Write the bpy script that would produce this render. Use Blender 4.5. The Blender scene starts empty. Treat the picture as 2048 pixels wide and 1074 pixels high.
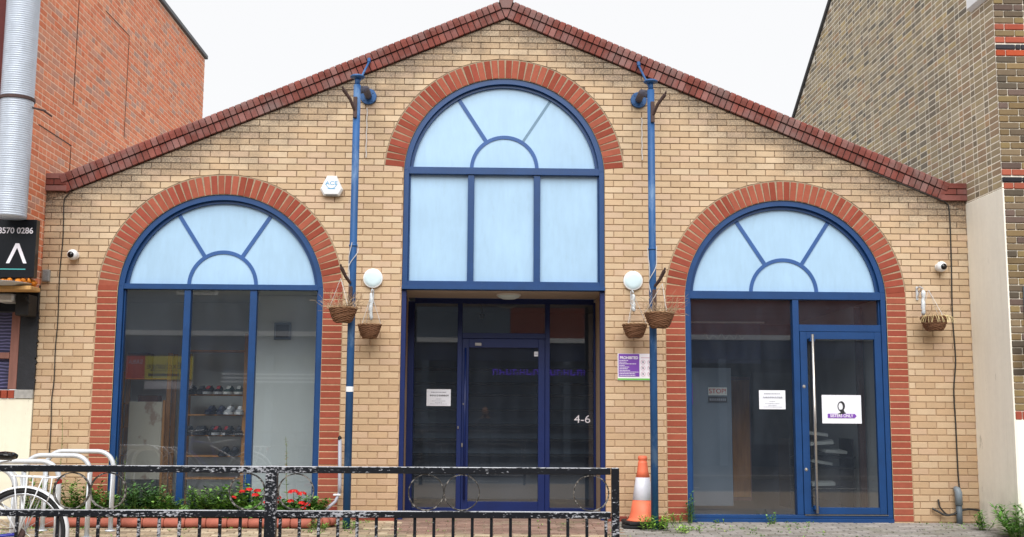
import bpy, math, random
from mathutils import Vector, Matrix, noise
rnd = random.Random(7)
sc = bpy.context.scene
COL = sc.collection

# ------------------------------------------------------------------ camera
def make_camera():
    t, roll, yaw = 0.12951, 0.0065434, -0.0225185
    ct, st, cy, sy = math.cos(t), math.sin(t), math.cos(yaw), math.sin(yaw)
    f = Vector((-sy * ct, cy * ct, st)); r0 = Vector((cy, sy, 0)); u0 = r0.cross(f)
    r = r0 * math.cos(roll) + u0 * math.sin(roll); u = -r0 * math.sin(roll) + u0 * math.cos(roll)
    cd = bpy.data.cameras.new('camera'); cam = bpy.data.objects.new('camera', cd); COL.objects.link(cam)
    m = Matrix((r, u, -f)).transposed().to_4x4(); m.translation = Vector((-0.2917, -12.9518, 1.18203))
    cam.matrix_world = m
    cd.sensor_width = 36; cd.lens = 2250 / 2048 * 36; cd.clip_start = .05; cd.clip_end = 2000
    sc.camera = cam
make_camera()
# ------------------------------------------------------------------ sky and light: overcast day
W = bpy.data.worlds.new('World'); sc.world = W; W.use_nodes = True
nt = W.node_tree; nt.nodes.clear()
out = nt.nodes.new('ShaderNodeOutputWorld'); add = nt.nodes.new('ShaderNodeAddShader')
b1 = nt.nodes.new('ShaderNodeBackground'); b1.inputs[0].default_value = (.985, .985, .99, 1); b1.inputs[1].default_value = .505
b2 = nt.nodes.new('ShaderNodeBackground'); b2.inputs[1].default_value = .004
sky = nt.nodes.new('ShaderNodeTexSky'); sky.sky_type = 'NISHITA'; sky.sun_disc = False
sky.sun_elevation = math.radians(46); sky.sun_rotation = math.radians(181)
nt.links.new(sky.outputs[0], b2.inputs[0]); nt.links.new(b1.outputs[0], add.inputs[0]); nt.links.new(b2.outputs[0], add.inputs[1])
nt.links.new(add.outputs[0], out.inputs[0])
sd = bpy.data.lights.new('sun', 'SUN'); sd.energy = 2.05; sd.angle = math.radians(55); sd.color = (1, .975, .94)
so = bpy.data.objects.new('sun', sd); COL.objects.link(so)
az, el = math.radians(181), math.radians(46)      # light from behind the camera, a little to the left, high
so.rotation_euler = Vector((math.sin(az) * math.cos(el), math.cos(az) * math.cos(el), math.sin(el))).to_track_quat('Z', 'Y').to_euler()
so.location = (0, -20, 20)
sc.view_settings.view_transform = 'Standard'; sc.view_settings.look = 'None'
sc.view_settings.exposure = .92; sc.view_settings.gamma = 1; sc.view_settings.use_curve_mapping = False
sc.render.engine = 'CYCLES'
sc.cycles.max_bounces = 8; sc.cycles.transparent_max_bounces = 12; sc.cycles.use_denoising = True
sc.cycles.caustics_reflective = False

# ------------------------------------------------------------------ materials
def lin(h):
    h = h.lstrip('#'); c = [int(h[i:i + 2], 16) / 255 for i in (0, 2, 4)]
    return tuple(((x + .055) / 1.055) ** 2.4 if x > .04045 else x / 12.92 for x in c)
class M:
    """small helper around a Principled material"""
    def __init__(s, name, col=(.5, .5, .5), rough=.6, metal=0, spec=.5):
        s.m = bpy.data.materials.new(name); s.m.use_nodes = True; s.t = s.m.node_tree
        s.b = s.t.nodes['Principled BSDF']
        s.b.inputs['Base Color'].default_value = (*col, 1); s.b.inputs['Roughness'].default_value = rough
        s.b.inputs['Metallic'].default_value = metal; s.b.inputs['Specular IOR Level'].default_value = spec
        s.col = None; s.last = (*col, 1)
        s.pos = None
    def n(s, t, **k):
        x = s.t.nodes.new(t)
        for a, v in k.items(): setattr(x, a, v)
        return x
    def coords(s, scale=(1, 1, 1)):
        g = s.n('ShaderNodeNewGeometry'); mp = s.n('ShaderNodeMapping'); mp.inputs['Scale'].default_value = scale
        s.t.links.new(g.outputs['Position'], mp.inputs[0]); return mp.outputs[0]
    def noise(s, scale, detail=4, stretch=(1, 1, 1), rough=.55):
        x = s.n('ShaderNodeTexNoise'); x.inputs['Scale'].default_value = scale; x.inputs['Detail'].default_value = detail
        x.inputs['Roughness'].default_value = rough
        s.t.links.new(s.coords(stretch), x.inputs['Vector']); return x.outputs['Fac']
    def ramp(s, fac, a, b):
        x = s.n('ShaderNodeMapRange'); x.inputs[1].default_value = a; x.inputs[2].default_value = b; x.clamp = True
        s.t.links.new(fac, x.inputs[0]); return x.outputs[0]
    def math(s, op, a, b=None):
        x = s.n('ShaderNodeMath', operation=op)
        for i, v in enumerate((a, b)):
            if v is None: continue
            if isinstance(v, (int, float)): x.inputs[i].default_value = v
            else: s.t.links.new(v, x.inputs[i])
        return x.outputs[0]
    def setcol(s, c):
        s.col = c; s.t.links.new(c, s.b.inputs['Base Color'])
    def cur(s):
        if s.col is not None: return s.col
        x = s.n('ShaderNodeRGB'); x.outputs[0].default_value = s.last; return x.outputs[0]
    def tint(s, attr='tint'):
        x = s.n('ShaderNodeAttribute', attribute_name=attr); s.setcol(x.outputs['Color']); return s
    def mix(s, fac, col, mode='MIX'):
        x = s.n('ShaderNodeMix', data_type='RGBA', blend_type=mode)
        if isinstance(fac, (int, float)): x.inputs[0].default_value = fac
        else: s.t.links.new(fac, x.inputs[0])
        s.t.links.new(s.cur(), x.inputs[6])
        if isinstance(col, tuple): x.inputs[7].default_value = (*col[:3], 1)
        else: s.t.links.new(col, x.inputs[7])
        s.setcol(x.outputs[2]); return s
    def speck(s, scale, lo, hi, amt=1.0, detail=5, stretch=(1, 1, 1)):
        """multiply colour by a noise between lo and hi"""
        f = s.noise(scale, detail, stretch); r = s.n('ShaderNodeMapRange'); r.inputs[1].default_value = .25; r.inputs[2].default_value = .75
        r.inputs[3].default_value = lo; r.inputs[4].default_value = hi; s.t.links.new(f, r.inputs[0])
        c = s.n('ShaderNodeCombineColor')
        for i in range(3): s.t.links.new(r.outputs[0], c.inputs[i])
        return s.mix(amt, c.outputs[0], 'MULTIPLY')
    def bump(s, scale, strength=.3, dist=.002, detail=4, stretch=(1, 1, 1)):
        b = s.n('ShaderNodeBump'); b.inputs['Strength'].default_value = strength; b.inputs['Distance'].default_value = dist
        s.t.links.new(s.noise(scale, detail, stretch), b.inputs['Height']); s.t.links.new(b.outputs[0], s.b.inputs['Normal']); return s
    def zval(s):
        g = s.n('ShaderNodeNewGeometry'); x = s.n('ShaderNodeSeparateXYZ'); s.t.links.new(g.outputs['Position'], x.inputs[0]); return x.outputs

APX, APZ, SLL, SLR = -.09, 5.88, .4274, .4174          # apex and slopes of the gable
def under_coping(m):
    """distance below the raked coping, as a socket (soot and lichen gather there)"""
    o = m.zval(); dx = m.math('SUBTRACT', o[0], APX)
    l = m.math('MULTIPLY', m.math('MINIMUM', dx, 0), SLL); r = m.math('MULTIPLY', m.math('MAXIMUM', dx, 0), -SLR)
    return m.math('SUBTRACT', m.math('ADD', m.math('ADD', l, r), APZ), o[2])
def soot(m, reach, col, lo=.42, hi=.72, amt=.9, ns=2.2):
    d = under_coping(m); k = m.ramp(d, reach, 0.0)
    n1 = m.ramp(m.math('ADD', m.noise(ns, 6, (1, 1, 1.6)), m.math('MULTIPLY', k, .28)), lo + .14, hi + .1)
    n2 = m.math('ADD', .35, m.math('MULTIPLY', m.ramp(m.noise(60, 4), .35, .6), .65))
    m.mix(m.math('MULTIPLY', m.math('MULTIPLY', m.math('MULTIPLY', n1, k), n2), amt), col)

def mat_yellow():
    m = M('buff_brick', rough=.92, spec=.2).tint(); m.speck(9, .95, 1.04); m.speck(160, .84, 1.08)
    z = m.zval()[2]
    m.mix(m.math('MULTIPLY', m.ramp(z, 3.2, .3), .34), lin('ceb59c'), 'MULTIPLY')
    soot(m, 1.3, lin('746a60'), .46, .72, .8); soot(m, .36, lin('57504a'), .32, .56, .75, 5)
    m.bump(220, .5, .0015); return m.m
def mat_red(name='red_brick', s=.85):
    m = M(name, rough=.88, spec=.25).tint(); m.speck(14, .88, 1.08); m.speck(190, .84, 1.08); m.bump(200, .4, .0012); return m.m
def mat_coping():
    m = M('coping_brick', rough=.85, spec=.25).tint(); m.speck(12, .8, 1.1); m.speck(150, .8, 1.1)
    f = m.ramp(m.noise(3.0, 6), .46, .68); m.mix(m.math('MULTIPLY', f, .7), lin('7d6c69'))
    f = m.ramp(m.noise(45, 4), .66, .74); m.mix(m.math('MULTIPLY', f, .4), lin('9a928a'))
    m.bump(120, .6, .002); return m.m
def mat_mortar(name, col, dark=None, bump=.4):
    m = M(name, col, .95, spec=.15); m.speck(40, .8, 1.12)
    if dark: soot(m, 2.4, dark, .1, .42, .92)
    m.bump(150, bump, .002); return m.m
def mat_simple(name, hexcol, rough=.5, metal=0, spec=.5, var=None, bump=None):
    m = M(name, lin(hexcol), rough, metal, spec)
    if var: m.speck(*var)
    if bump: m.bump(*bump)
    return m.m
def mat_glass():
    m = bpy.data.materials.new('clear_glass'); m.use_nodes = True; t = m.node_tree; t.nodes.clear()
    o = t.nodes.new('ShaderNodeOutputMaterial'); mx = t.nodes.new('ShaderNodeMixShader'); tr = t.nodes.new('ShaderNodeBsdfTransparent')
    gl = t.nodes.new('ShaderNodeBsdfGlossy'); gl.inputs['Roughness'].default_value = .012; tr.inputs[0].default_value = (.90, .94, .96, 1)
    g = t.nodes.new('ShaderNodeNewGeometry'); mr = t.nodes.new('ShaderNodeMapRange'); mr.inputs[3].default_value = 2.35; mr.inputs[4].default_value = 1 / 2.35
    fr = t.nodes.new('ShaderNodeFresnel'); t.links.new(g.outputs['Backfacing'], mr.inputs[0]); t.links.new(mr.outputs[0], fr.inputs[0])
    t.links.new(fr.outputs[0], mx.inputs[0]); t.links.new(tr.outputs[0], mx.inputs[1]); t.links.new(gl.outputs[0], mx.inputs[2])
    # grime: a faint diffuse film in streaks, tinted blue to paint in bluish reflections
    df = t.nodes.new('ShaderNodeBsdfDiffuse'); df.inputs[0].default_value = (.38, .47, .62, 1)
    mp = t.nodes.new('ShaderNodeMapping'); mp.inputs['Scale'].default_value = (5, 5, 1.6); t.links.new(g.outputs['Position'], mp.inputs[0])
    nz = t.nodes.new('ShaderNodeTexNoise'); nz.inputs['Scale'].default_value = 1; nz.inputs['Detail'].default_value = 6; t.links.new(mp.outputs[0], nz.inputs['Vector'])
    m2 = t.nodes.new('ShaderNodeMapRange'); m2.inputs[1].default_value = .4; m2.inputs[2].default_value = .8; m2.inputs[3].default_value = .03; m2.inputs[4].default_value = .062
    sp = t.nodes.new('ShaderNodeTexNoise'); sp.inputs['Scale'].default_value = 26; sp.inputs['Detail'].default_value = 5; sp.inputs['Roughness'].default_value = .7; t.links.new(g.outputs['Position'], sp.inputs['Vector'])
    sr = t.nodes.new('ShaderNodeMapRange'); sr.inputs[1].default_value = .715; sr.inputs[2].default_value = .74; sr.inputs[4].default_value = .5; t.links.new(sp.outputs[0], sr.inputs[0])
    sa = t.nodes.new('ShaderNodeMath'); sa.operation = 'ADD'; t.links.new(sr.outputs[0], sa.inputs[0]); t.links.new(m2.outputs[0], sa.inputs[1])
    t.links.new(nz.outputs[0], m2.inputs[0]); mx2 = t.nodes.new('ShaderNodeMixShader'); t.links.new(sa.outputs[0], mx2.inputs[0])
    t.links.new(mx.outputs[0], mx2.inputs[1]); t.links.new(df.outputs[0], mx2.inputs[2]); t.links.new(mx2.outputs[0], o.inputs[0]); return m
def mat_frost():
    m = M('frosted_panel', lin('a9cbe7'), .3, spec=.5); m.speck(1.1, .90, 1.06); m.speck(5, .95, 1.03, 1, 6, (3, 3, .5)); m.speck(30, .97, 1.02, 1, 5, (1, 1, .25))
    f = m.ramp(m.noise(6, 8, (2, 2, .7), .7), .58, .74); m.mix(m.math('MULTIPLY', f, .15), lin('7f949c')); return m.m
def mat_blue(name='blue_paint', hexcol='113f74', rough=.38):
    m = M(name, lin(hexcol), rough, spec=.5); m.speck(5, .86, 1.1); m.speck(60, .93, 1.04)
    f = m.ramp(m.noise(70, 5), .7, .76); m.mix(m.math('MULTIPLY', f, .5), lin('8fa3b5')); m.bump(30, .12, .001); return m.m
def mat_fence():
    m = M('chipped_black_paint', lin('15181f'), .42, spec=.5); m.speck(30, .7, 1.2)
    g = m.n('ShaderNodeNewGeometry'); s = m.n('ShaderNodeSeparateXYZ'); m.t.links.new(g.outputs['Normal'], s.inputs[0])
    up = m.ramp(s.outputs[2], .2, .9)
    n1 = m.noise(58, 7, (.7, 1, 1.5), .68); n2 = m.noise(3, 4, (.6, 1, 1), .6)
    v = m.math('ADD', m.math('ADD', n1, m.math('MULTIPLY', n2, .62)), m.math('MULTIPLY', up, .26))
    m.mix(m.math('MULTIPLY', m.ramp(v, .912, .937), .82), lin('c9cbd2')); m.bump(60, .5, .001)
    return m.m
def mat_galv(name='galvanised_steel', c='d2d7dd'):
    m = M(name, lin(c), .42, .2, .5); m.speck(9, .86, 1.06); m.speck(80, .92, 1.04); m.bump(60, .1, .001); return m.m
def mat_render(name, hexcol):
    m = M(name, lin(hexcol), .9, spec=.2); m.speck(1.3, .96, 1.02); m.speck(14, .97, 1.02); m.speck(4, .93, 1.02, .7, 6, (3, 3, .35))
    z = m.zval()[2]; f = m.math('MULTIPLY', m.ramp(z, .5, -.05), m.ramp(m.noise(6, 5), .35, .65))
    m.mix(m.math('MULTIPLY', f, .45), lin('7d7b62'))
    f = m.ramp(m.noise(3.3, 8, (2.4, 2.4, .6), .75), .655, .68); m.mix(m.math('MULTIPLY', f, .35), lin('8d8878')); f = m.ramp(m.noise(2.2, 7, (5, 5, .3), .7), .56, .7); m.mix(m.math('MULTIPLY', f, .09), lin('a39a84'))
    m.bump(35, .35, .003); return m.m
def mat_leaf(name):
    m = M(name, rough=.55, spec=.35).tint(); m.speck(40, .8, 1.15); pass
    return m.m
def mat_metalpole():
    m = M('weathered_blue_paint', lin('28568b'), .5, spec=.4); m.speck(3, .7, 1.25, 1, 5, (1, 1, .5))
    f = m.ramp(m.noise(6, 7, (1, 1, .4), .65), .54, .66); m.mix(m.math('MULTIPLY', f, .4), lin('7f9cba'))
    f = m.ramp(m.noise(11, 7, (1, 1, .5), .7), .68, .74); m.mix(m.math('MULTIPLY', f, .7), lin('5d3a33'))
    m.bump(50, .2, .001); return m.m
def mat_wood(name, hexcol):
    m = M(name, lin(hexcol), .6, spec=.3); m.speck(22, .75, 1.15, 1, 6, (1, 1, .12)); return m.m
def mat_twig(name, hexcol):
    m = M(name, lin(hexcol), .8, spec=.2); m.speck(120, .45, 1.3); m.bump(160, .6, .002); return m.m
MT = dict(
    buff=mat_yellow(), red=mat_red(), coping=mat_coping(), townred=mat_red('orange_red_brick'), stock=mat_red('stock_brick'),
    mortar=mat_mortar('buff_mortar', lin('b3967b'), lin('463e38')), pale=mat_mortar('pale_mortar', lin('cdb393')), ringm=mat_mortar('arch_mortar', lin('b39c80'), lin('8d8273')),
    darkm=mat_mortar('dark_mortar', lin('3c3532')), rm=mat_mortar('cream_mortar', lin('f6d0b6')), sm=mat_mortar('lime_mortar', lin('f8f1e2')),
    glass=mat_glass(), frost=mat_frost(), blue=mat_blue(), navy=mat_blue('navy_paint', '06205a'), barblue=mat_blue('bar_blue', '2d5896', .45), pole=mat_metalpole(),
    faded=mat_simple('faded_bar', '6f8ea6', .6, var=(60, .8, 1.1)),
    fence=mat_fence(), galv=mat_galv(), duct=mat_galv('spiral_duct_steel', 'c8d2e0'), render=mat_render('cream_render', 'fdf9ec'), render2=mat_render('yellowed_render', 'ebe6d3'),
    soffit=mat_simple('soffit_board', 'b9ac9e', .8, var=(6, .9, 1.05)), reveal=mat_simple('reveal_render', 'a88f78', .85, var=(12, .85, 1.08)),
    white=mat_simple('white_plastic', 'eceef0', .35, var=(8, .96, 1.02)), opal=mat_simple('opal_diffuser', 'd6ebf2', .5), black=mat_simple('black_rubber', '17181b', .65, var=(30, .7, 1.3)),
    gloss=mat_simple('black_gloss', '08090c', .08), paper=mat_simple('paper', 'e6e8f0', .6), ink=mat_simple('ink', '23242a', .6), greyink=mat_simple('grey_ink', '8a8d98', .6),
    purple=mat_simple('purple_print', '7a45ad', .45), green=mat_simple('green_print', '6cc04a', .45), signwhite=mat_simple('sign_white', 'f2eef6', .4), pink=mat_simple('pale_pink_print', 'd9b8c8', .5),
    signblack=mat_simple('sign_black', '090d14', .3), teal=mat_simple('teal_print', '4fb3b0', .5), logoblue=mat_simple('pale_blue_print', '5fa9d6', .5),
    orange=mat_simple('cone_orange', 'f27a58', .55, var=(7, .88, 1.04)), sleeve=mat_simple('reflective_sleeve', 'dcdde8', .35, var=(9, .88, 1.03)),
    chicken=mat_simple('fried_crumb', 'd9811c', .7, var=(60, .6, 1.25), bump=(70, .8, .006)), board=mat_wood('board_wood', 'c49a62'),
    pine=mat_wood('pine_wood', 'c08648'), darkwood=mat_wood('dark_wood', '57301c'), frame_wood=mat_wood('frame_wood', '8d6258'),
    wick=mat_twig('wicker', '87624a'), wick2=mat_twig('wicker_pale', 'a07e60'), dry=mat_twig('dry_stems', 'b39a7d'), rust=mat_simple('rusty_iron', '4d3a37', .75, var=(40, .6, 1.3)),
    iwall=mat_simple('interior_plaster', 'd3d8d6', .85, var=(2, .9, 1.03)), iwhite=mat_simple('interior_white', 'd8dde0', .8), idark=mat_simple('interior_dark', '2a2e40', .8, var=(2, .5, 1.3)), igrey=mat_simple('interior_grey', '6a7684', .85, var=(1.5, .85, 1.05)),
    ifloor=mat_simple('interior_floor', '4a4540', .5), shelfblack=mat_simple('shelf_black', '0c0d12', .5), steel=mat_simple('brushed_steel', 'c9c4bd', .28, .9),
    leaf=mat_leaf('leaf'), petal=mat_leaf('petal'), kerbred=mat_simple('terracotta_edging', 'a9604f', .8, var=(12, .75, 1.15), bump=(60, .5, .003)),
    soil=mat_simple('soil', '5b4a38', .95, var=(20, .6, 1.3), bump=(30, .8, .01)), grey_pvc=mat_simple('grey_pvc', '56626c', .5, var=(20, .85, 1.1)), tube=mat_simple('grey_tube', 'a9abb8', .4),
    cable=mat_simple('black_cable', '2a2724', .6), wire=mat_simple('white_cable', 'c7c3c0', .5), wrap=mat_simple('plastic_wrap', 'd4dade', .3, var=(50, .8, 1.1), bump=(40, .9, .006)),
    tyre=mat_simple('tyre_rubber', '1b1c1f', .7), alloy=mat_simple('bike_alloy', 'c4c7cc', .3, .8), bikewhite=mat_simple('bike_white', 'dfe2e6', .35), bikeblue=mat_simple('bike_blue', '2b2f9a', .28), redplastic=mat_simple('red_reflector', 'b3141c', .2),
    asphalt=mat_simple('asphalt', '4b4c4e', .85, var=(200, .7, 1.3), bump=(150, .6, .003)), marking=mat_simple('road_marking', 'c9c9c4', .7, var=(50, .8, 1.1)),
)
def vmat(name, hexcol, **k): 
    MT[name] = mat_simple(name, hexcol, **k); return MT[name]

# ------------------------------------------------------------------ mesh helpers
class B:
    """collects faces (with a colour each) and links them as ONE mesh object"""
    def __init__(s): s.v = []; s.f = []; s.c = []
    def add(s, vs, fs, col=(1, 1, 1)):
        o = len(s.v); s.v += [tuple(v) for v in vs]; s.f += [tuple(i + o for i in f) for f in fs]; s.c += [col] * len(fs); return s
    def box(s, x0, x1, y0, y1, z0, z1, col=(1, 1, 1), bev=0, rot=None):
        if bev <= 0:
            vs = [(x, y, z) for x in (x0, x1) for y in (y0, y1) for z in (z0, z1)]
            fs = [(0, 1, 3, 2), (4, 6, 7, 5), (0, 4, 5, 1), (2, 3, 7, 6), (0, 2, 6, 4), (1, 5, 7, 3)]
        else:
            b = min(bev, (x1 - x0) * .45, (y1 - y0) * .45, (z1 - z0) * .45); vs = []; fs = []
            X, Y, Z = (x0, x1), (y0, y1), (z0, z1); idx = {}
            for i in (0, 1):
                for j in (0, 1):
                    for k in (0, 1):
                        sx, sy, sz = (1, -1)[i], (1, -1)[j], (1, -1)[k]
                        for a in range(3):
                            p = [X[i] + sx * b, Y[j] + sy * b, Z[k] + sz * b]; p[a] = (X[i], Y[j], Z[k])[a]
                            idx[i, j, k, a] = len(vs); vs.append(tuple(p))
            for a in range(3):
                for e in (0, 1):
                    q = []
                    for (m, n) in ((0, 0), (1, 0), (1, 1), (0, 1)):
                        t = [0, 0, 0]; t[a] = e; t[(a + 1) % 3] = m; t[(a + 2) % 3] = n; q.append(idx[t[0], t[1], t[2], a])
                    fs.append(tuple(q if e else q[::-1]))
            for a in range(3):
                b1, b2 = (a + 1) % 3, (a + 2) % 3
                for m in (0, 1):
                    for n in (0, 1):
                        t0 = [0, 0, 0]; t0[b1] = m; t0[b2] = n; t1 = list(t0); t1[a] = 1
                        q = [idx[(*t0, b1)], idx[(*t0, b2)], idx[(*t1, b2)], idx[(*t1, b1)]]
                        fs.append(tuple(q))
            for i in (0, 1):
                for j in (0, 1):
                    for k in (0, 1): fs.append(tuple(idx[i, j, k, a] for a in range(3)))
        if rot: vs = [rot @ Vector(v) for v in vs]
        return s.add(vs, fs, col)
    def prism(s, poly, y0, y1, col=(1, 1, 1), xf=None):
        """2D polygon in XZ, extruded along Y"""
        n = len(poly); vs = [(x, y0, z) for x, z in poly] + [(x, y1, z) for x, z in poly]
        if xf: vs = [xf @ Vector(v) for v in vs]
        fs = [tuple(range(n)), tuple(range(2 * n - 1, n - 1, -1))] + [(i, (i + 1) % n, n + (i + 1) % n, n + i) for i in range(n)]
        return s.add(vs, fs, col)
    def ring(s, cx, cz, r0, r1, y0, y1, a0, a1, n=48, col=(1, 1, 1), closed=False):
        vs = []; fs = []
        for i in range(n + 1):
            a = a0 + (a1 - a0) * i / n
            for r, y in ((r0, y0), (r1, y0), (r1, y1), (r0, y1)): vs.append((cx + r * math.cos(a), y, cz + r * math.sin(a)))
        for i in range(n):
            for k in range(4): fs.append((4 * i + k, 4 * i + (k + 1) % 4, 4 * i + 4 + (k + 1) % 4, 4 * i + 4 + k))
        if not closed: fs += [(3, 2, 1, 0), (4 * n, 4 * n + 1, 4 * n + 2, 4 * n + 3)]
        return s.add(vs, fs, col)
    def tube(s, path, r, seg=8, col=(1, 1, 1), cap=True):
        path = [Vector(p) for p in path]; n = len(path); rr = r if isinstance(r, (list, tuple)) else [r] * n
        vs = []; prev = None
        for i, p in enumerate(path):
            t = (path[min(i + 1, n - 1)] - path[max(i - 1, 0)])
            if t.length < 1e-9: t = Vector((0, 0, 1))
            t.normalize()
            if prev is None:
                a = Vector((0, 0, 1)) if abs(t.z) < .9 else Vector((1, 0, 0)); u = t.cross(a).normalized()
            else:
                u = prev - t * prev.dot(t)
                if u.length < 1e-6: u = t.orthogonal()
                u.normalize()
            prev = u; w = t.cross(u)
            for k in range(seg):
                a = 2 * math.pi * k / seg; vs.append(p + (u * math.cos(a) + w * math.sin(a)) * rr[i])
        fs = [(i * seg + k, i * seg + (k + 1) % seg, (i + 1) * seg + (k + 1) % seg, (i + 1) * seg + k) for i in range(n - 1) for k in range(seg)]
        if cap: fs += [tuple(range(seg))[::-1], tuple(range((n - 1) * seg, n * seg))]
        return s.add(vs, fs, col)
    def lathe(s, prof, c, axis='Z', seg=24, col=(1, 1, 1)):
        """profile of (radius, height) revolved"""
        vs = []; fs = []; c = Vector(c)
        for r, h in prof:
            for k in range(seg):
                a = 2 * math.pi * k / seg; x, y = r * math.cos(a), r * math.sin(a)
                v = (x, y, h) if axis == 'Z' else ((x, -h, y) if axis == 'Y' else (h, x, y))
                vs.append(c + Vector(v))
        n = len(prof)
        fs = [(i * seg + k, i * seg + (k + 1) % seg, (i + 1) * seg + (k + 1) % seg, (i + 1) * seg + k) for i in range(n - 1) for k in range(seg)]
        if prof[0][0] > 1e-5: fs.append(tuple(range(seg))[::-1])
        if prof[-1][0] > 1e-5: fs.append(tuple(range((n - 1) * seg, n * seg)))
        return s.add(vs, fs, col)
    def mesh(s, name, mats, smooth=False, mi=None):
        me = bpy.data.meshes.new(name); me.from_pydata(s.v, [], s.f)
        for m in (mats if isinstance(mats, (list, tuple)) else [mats]): me.materials.append(MT[m] if isinstance(m, str) else m)
        ca = me.color_attributes.new('tint', 'FLOAT_COLOR', 'CORNER'); buf = []
        for f, c in zip(s.f, s.c): buf += [c[0], c[1], c[2], 1.0] * len(f)
        ca.data.foreach_set('color', buf)
        if smooth: me.polygons.foreach_set('use_smooth', [True] * len(me.polygons))
        me.validate(); me.update(); fix_normals(me)
        return me
    def obj(s, name, mats, parent=None, smooth=False, **props):
        me = s.mesh(name, mats, smooth); o = bpy.data.objects.new(name, me); COL.objects.link(o)
        attach(o, parent)
        for k, v in props.items(): o[k] = v
        return o
def fix_normals(me):
    import bmesh
    bm = bmesh.new(); bm.from_mesh(me); bmesh.ops.recalc_face_normals(bm, faces=bm.faces)
    bm.to_mesh(me); bm.free(); me.update()
def world_loc(o):
    v = Vector((0, 0, 0))
    while o: v = v + o.location; o = o.parent
    return v
def attach(o, parent):
    if parent is not None:
        o.parent = parent
        o.location = o.location - origin_of(parent)
ORG = {}
def origin_of(o):
    v = Vector((0, 0, 0))
    while o is not None: v += o.location; o = o.parent
    return v
def thing(name, loc, label, cat, group=None):
    o = bpy.data.objects.new(name, None); COL.objects.link(o); o.location = loc; o.empty_display_size = .1
    o['label'] = label; o['category'] = cat
    if group: o['group'] = group
    return o
def tag(o, label, cat, group=None):
    o['label'] = label; o['category'] = cat
    if group: o['group'] = group
    return o
def inst(name, me, loc, parent, rot=None):
    o = bpy.data.objects.new(name, me); COL.objects.link(o); o.location = loc
    if rot: o.rotation_euler = rot
    attach(o, parent); return o
def copy_tree(o, parent=None):
    c = o.copy(); COL.objects.link(c)
    if parent is not None: c.parent = parent
    for ch in list(o.children): copy_tree(ch, c)
    return c
def text(name, body, size, loc, mat, parent=None, align='CENTER', sx=1.0, ext=.0012, rot=(math.pi / 2, 0, 0), bold=0):
    cu = bpy.data.curves.new(name, 'FONT'); cu.body = body; cu.size = size; cu.align_x = align; cu.align_y = 'CENTER'; cu.extrude = ext; cu.offset = bold
    t = bpy.data.objects.new(name + '_tmp', cu); COL.objects.link(t)
    bpy.context.view_layer.update()
    me = bpy.data.meshes.new_from_object(t.evaluated_get(bpy.context.evaluated_depsgraph_get()))
    COL.objects.unlink(t); bpy.data.objects.remove(t)
    me.materials.clear(); me.materials.append(MT[mat]); me.name = name
    o = bpy.data.objects.new(name, me); COL.objects.link(o); o.location = loc; o.rotation_euler = rot; o.scale = (sx, 1, 1)
    attach(o, parent); return o
def arc(c, r, a0, a1, n, plane='XZ'):
    ps = []
    for i in range(n + 1):
        a = a0 + (a1 - a0) * i / n; u, v = r * math.cos(a), r * math.sin(a)
        ps.append(Vector(c) + (Vector((u, 0, v)) if plane == 'XZ' else Vector((0, u, v))))
    return ps
def shade(c, lo=.85, hi=1.12, r=None):
    k = (r or rnd).uniform(lo, hi); return tuple(min(1, x * k) for x in c)
PI = math.pi
# ------------------------------------------------------------------ ground, pavement, road
def gz(y):
    a = -y
    if a < 0: return 0.0
    if a < 1: return -.06 * a
    return -.06 - .01 * (a - 1)
def struct(o, kind='structure'): o['kind'] = kind; return o
def sheet(name, x0, x1, ys, zoff, mat, nx=2):
    b = B(); vs = []; fs = []
    for i in range(nx + 1):
        x = x0 + (x1 - x0) * i / nx
        for y in ys: vs.append((x, y, (gz(y) if callable(zoff) is False else zoff(y)) + (0 if callable(zoff) else zoff)))
    m = len(ys)
    for i in range(nx):
        for j in range(m - 1): fs.append((i * m + j, (i + 1) * m + j, (i + 1) * m + j + 1, i * m + j + 1))
    b.add(vs, fs); return b.obj(name, mat)
mg = M('ground_earth', lin('6f6a60'), .95); mg.speck(3, .8, 1.1); MT['ground'] = mg.m
mp_ = M('pavement_joint_sand', lin('a0907c'), .95); mp_.speck(25, .7, 1.15); MT['sand'] = mp_.m
mpv = M('paving_block', rough=.9, spec=.2).tint(); mpv.speck(18, .82, 1.1); mpv.speck(120, .8, 1.1)
mpv.mix(mpv.math('MULTIPLY', mpv.ramp(mpv.noise(2.2, 6), .5, .68), .4), lin('6f7258')); mpv.bump(90, .5, .002); MT['block'] = mpv.m
struct(sheet('ground', -400, 400, [60, 8, 0.4], lambda y: -.35, 'ground'))
struct(sheet('ground', -400, 400, [-16.9, -60, -400], lambda y: -.4, 'ground'))
pav = struct(sheet('pavement', -30, 30, [0.4, 0, -.5, -1, -6.9], -.012, 'sand', 4))
struct(sheet('road', -60, 60, [-6.9, -9.5, -12.3], lambda y: -.24 - .02 * (1 - abs(y + 9.6) / 2.7) + .02, 'asphalt'))
b = B(); b.box(-30, 30, -7.02, -6.9, -.3, gz(-6.9) - .004, bev=.012); b.box(-30, 30, -12.42, -12.3, -.3, -.12, bev=.012)
struct(b.obj('kerb', mat_simple('kerb_stone', '8f8c86', .85, var=(20, .85, 1.1))))
struct(sheet('pavement', -30, 30, [-12.42, -16.9], lambda y: -.125, 'asphalt'))
for x in range(-14, 15, 4):
    b = B(); b.box(x, x + 2, -9.66, -9.56, -.238, -.232); struct(b.obj('road_marking', 'marking'))
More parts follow.
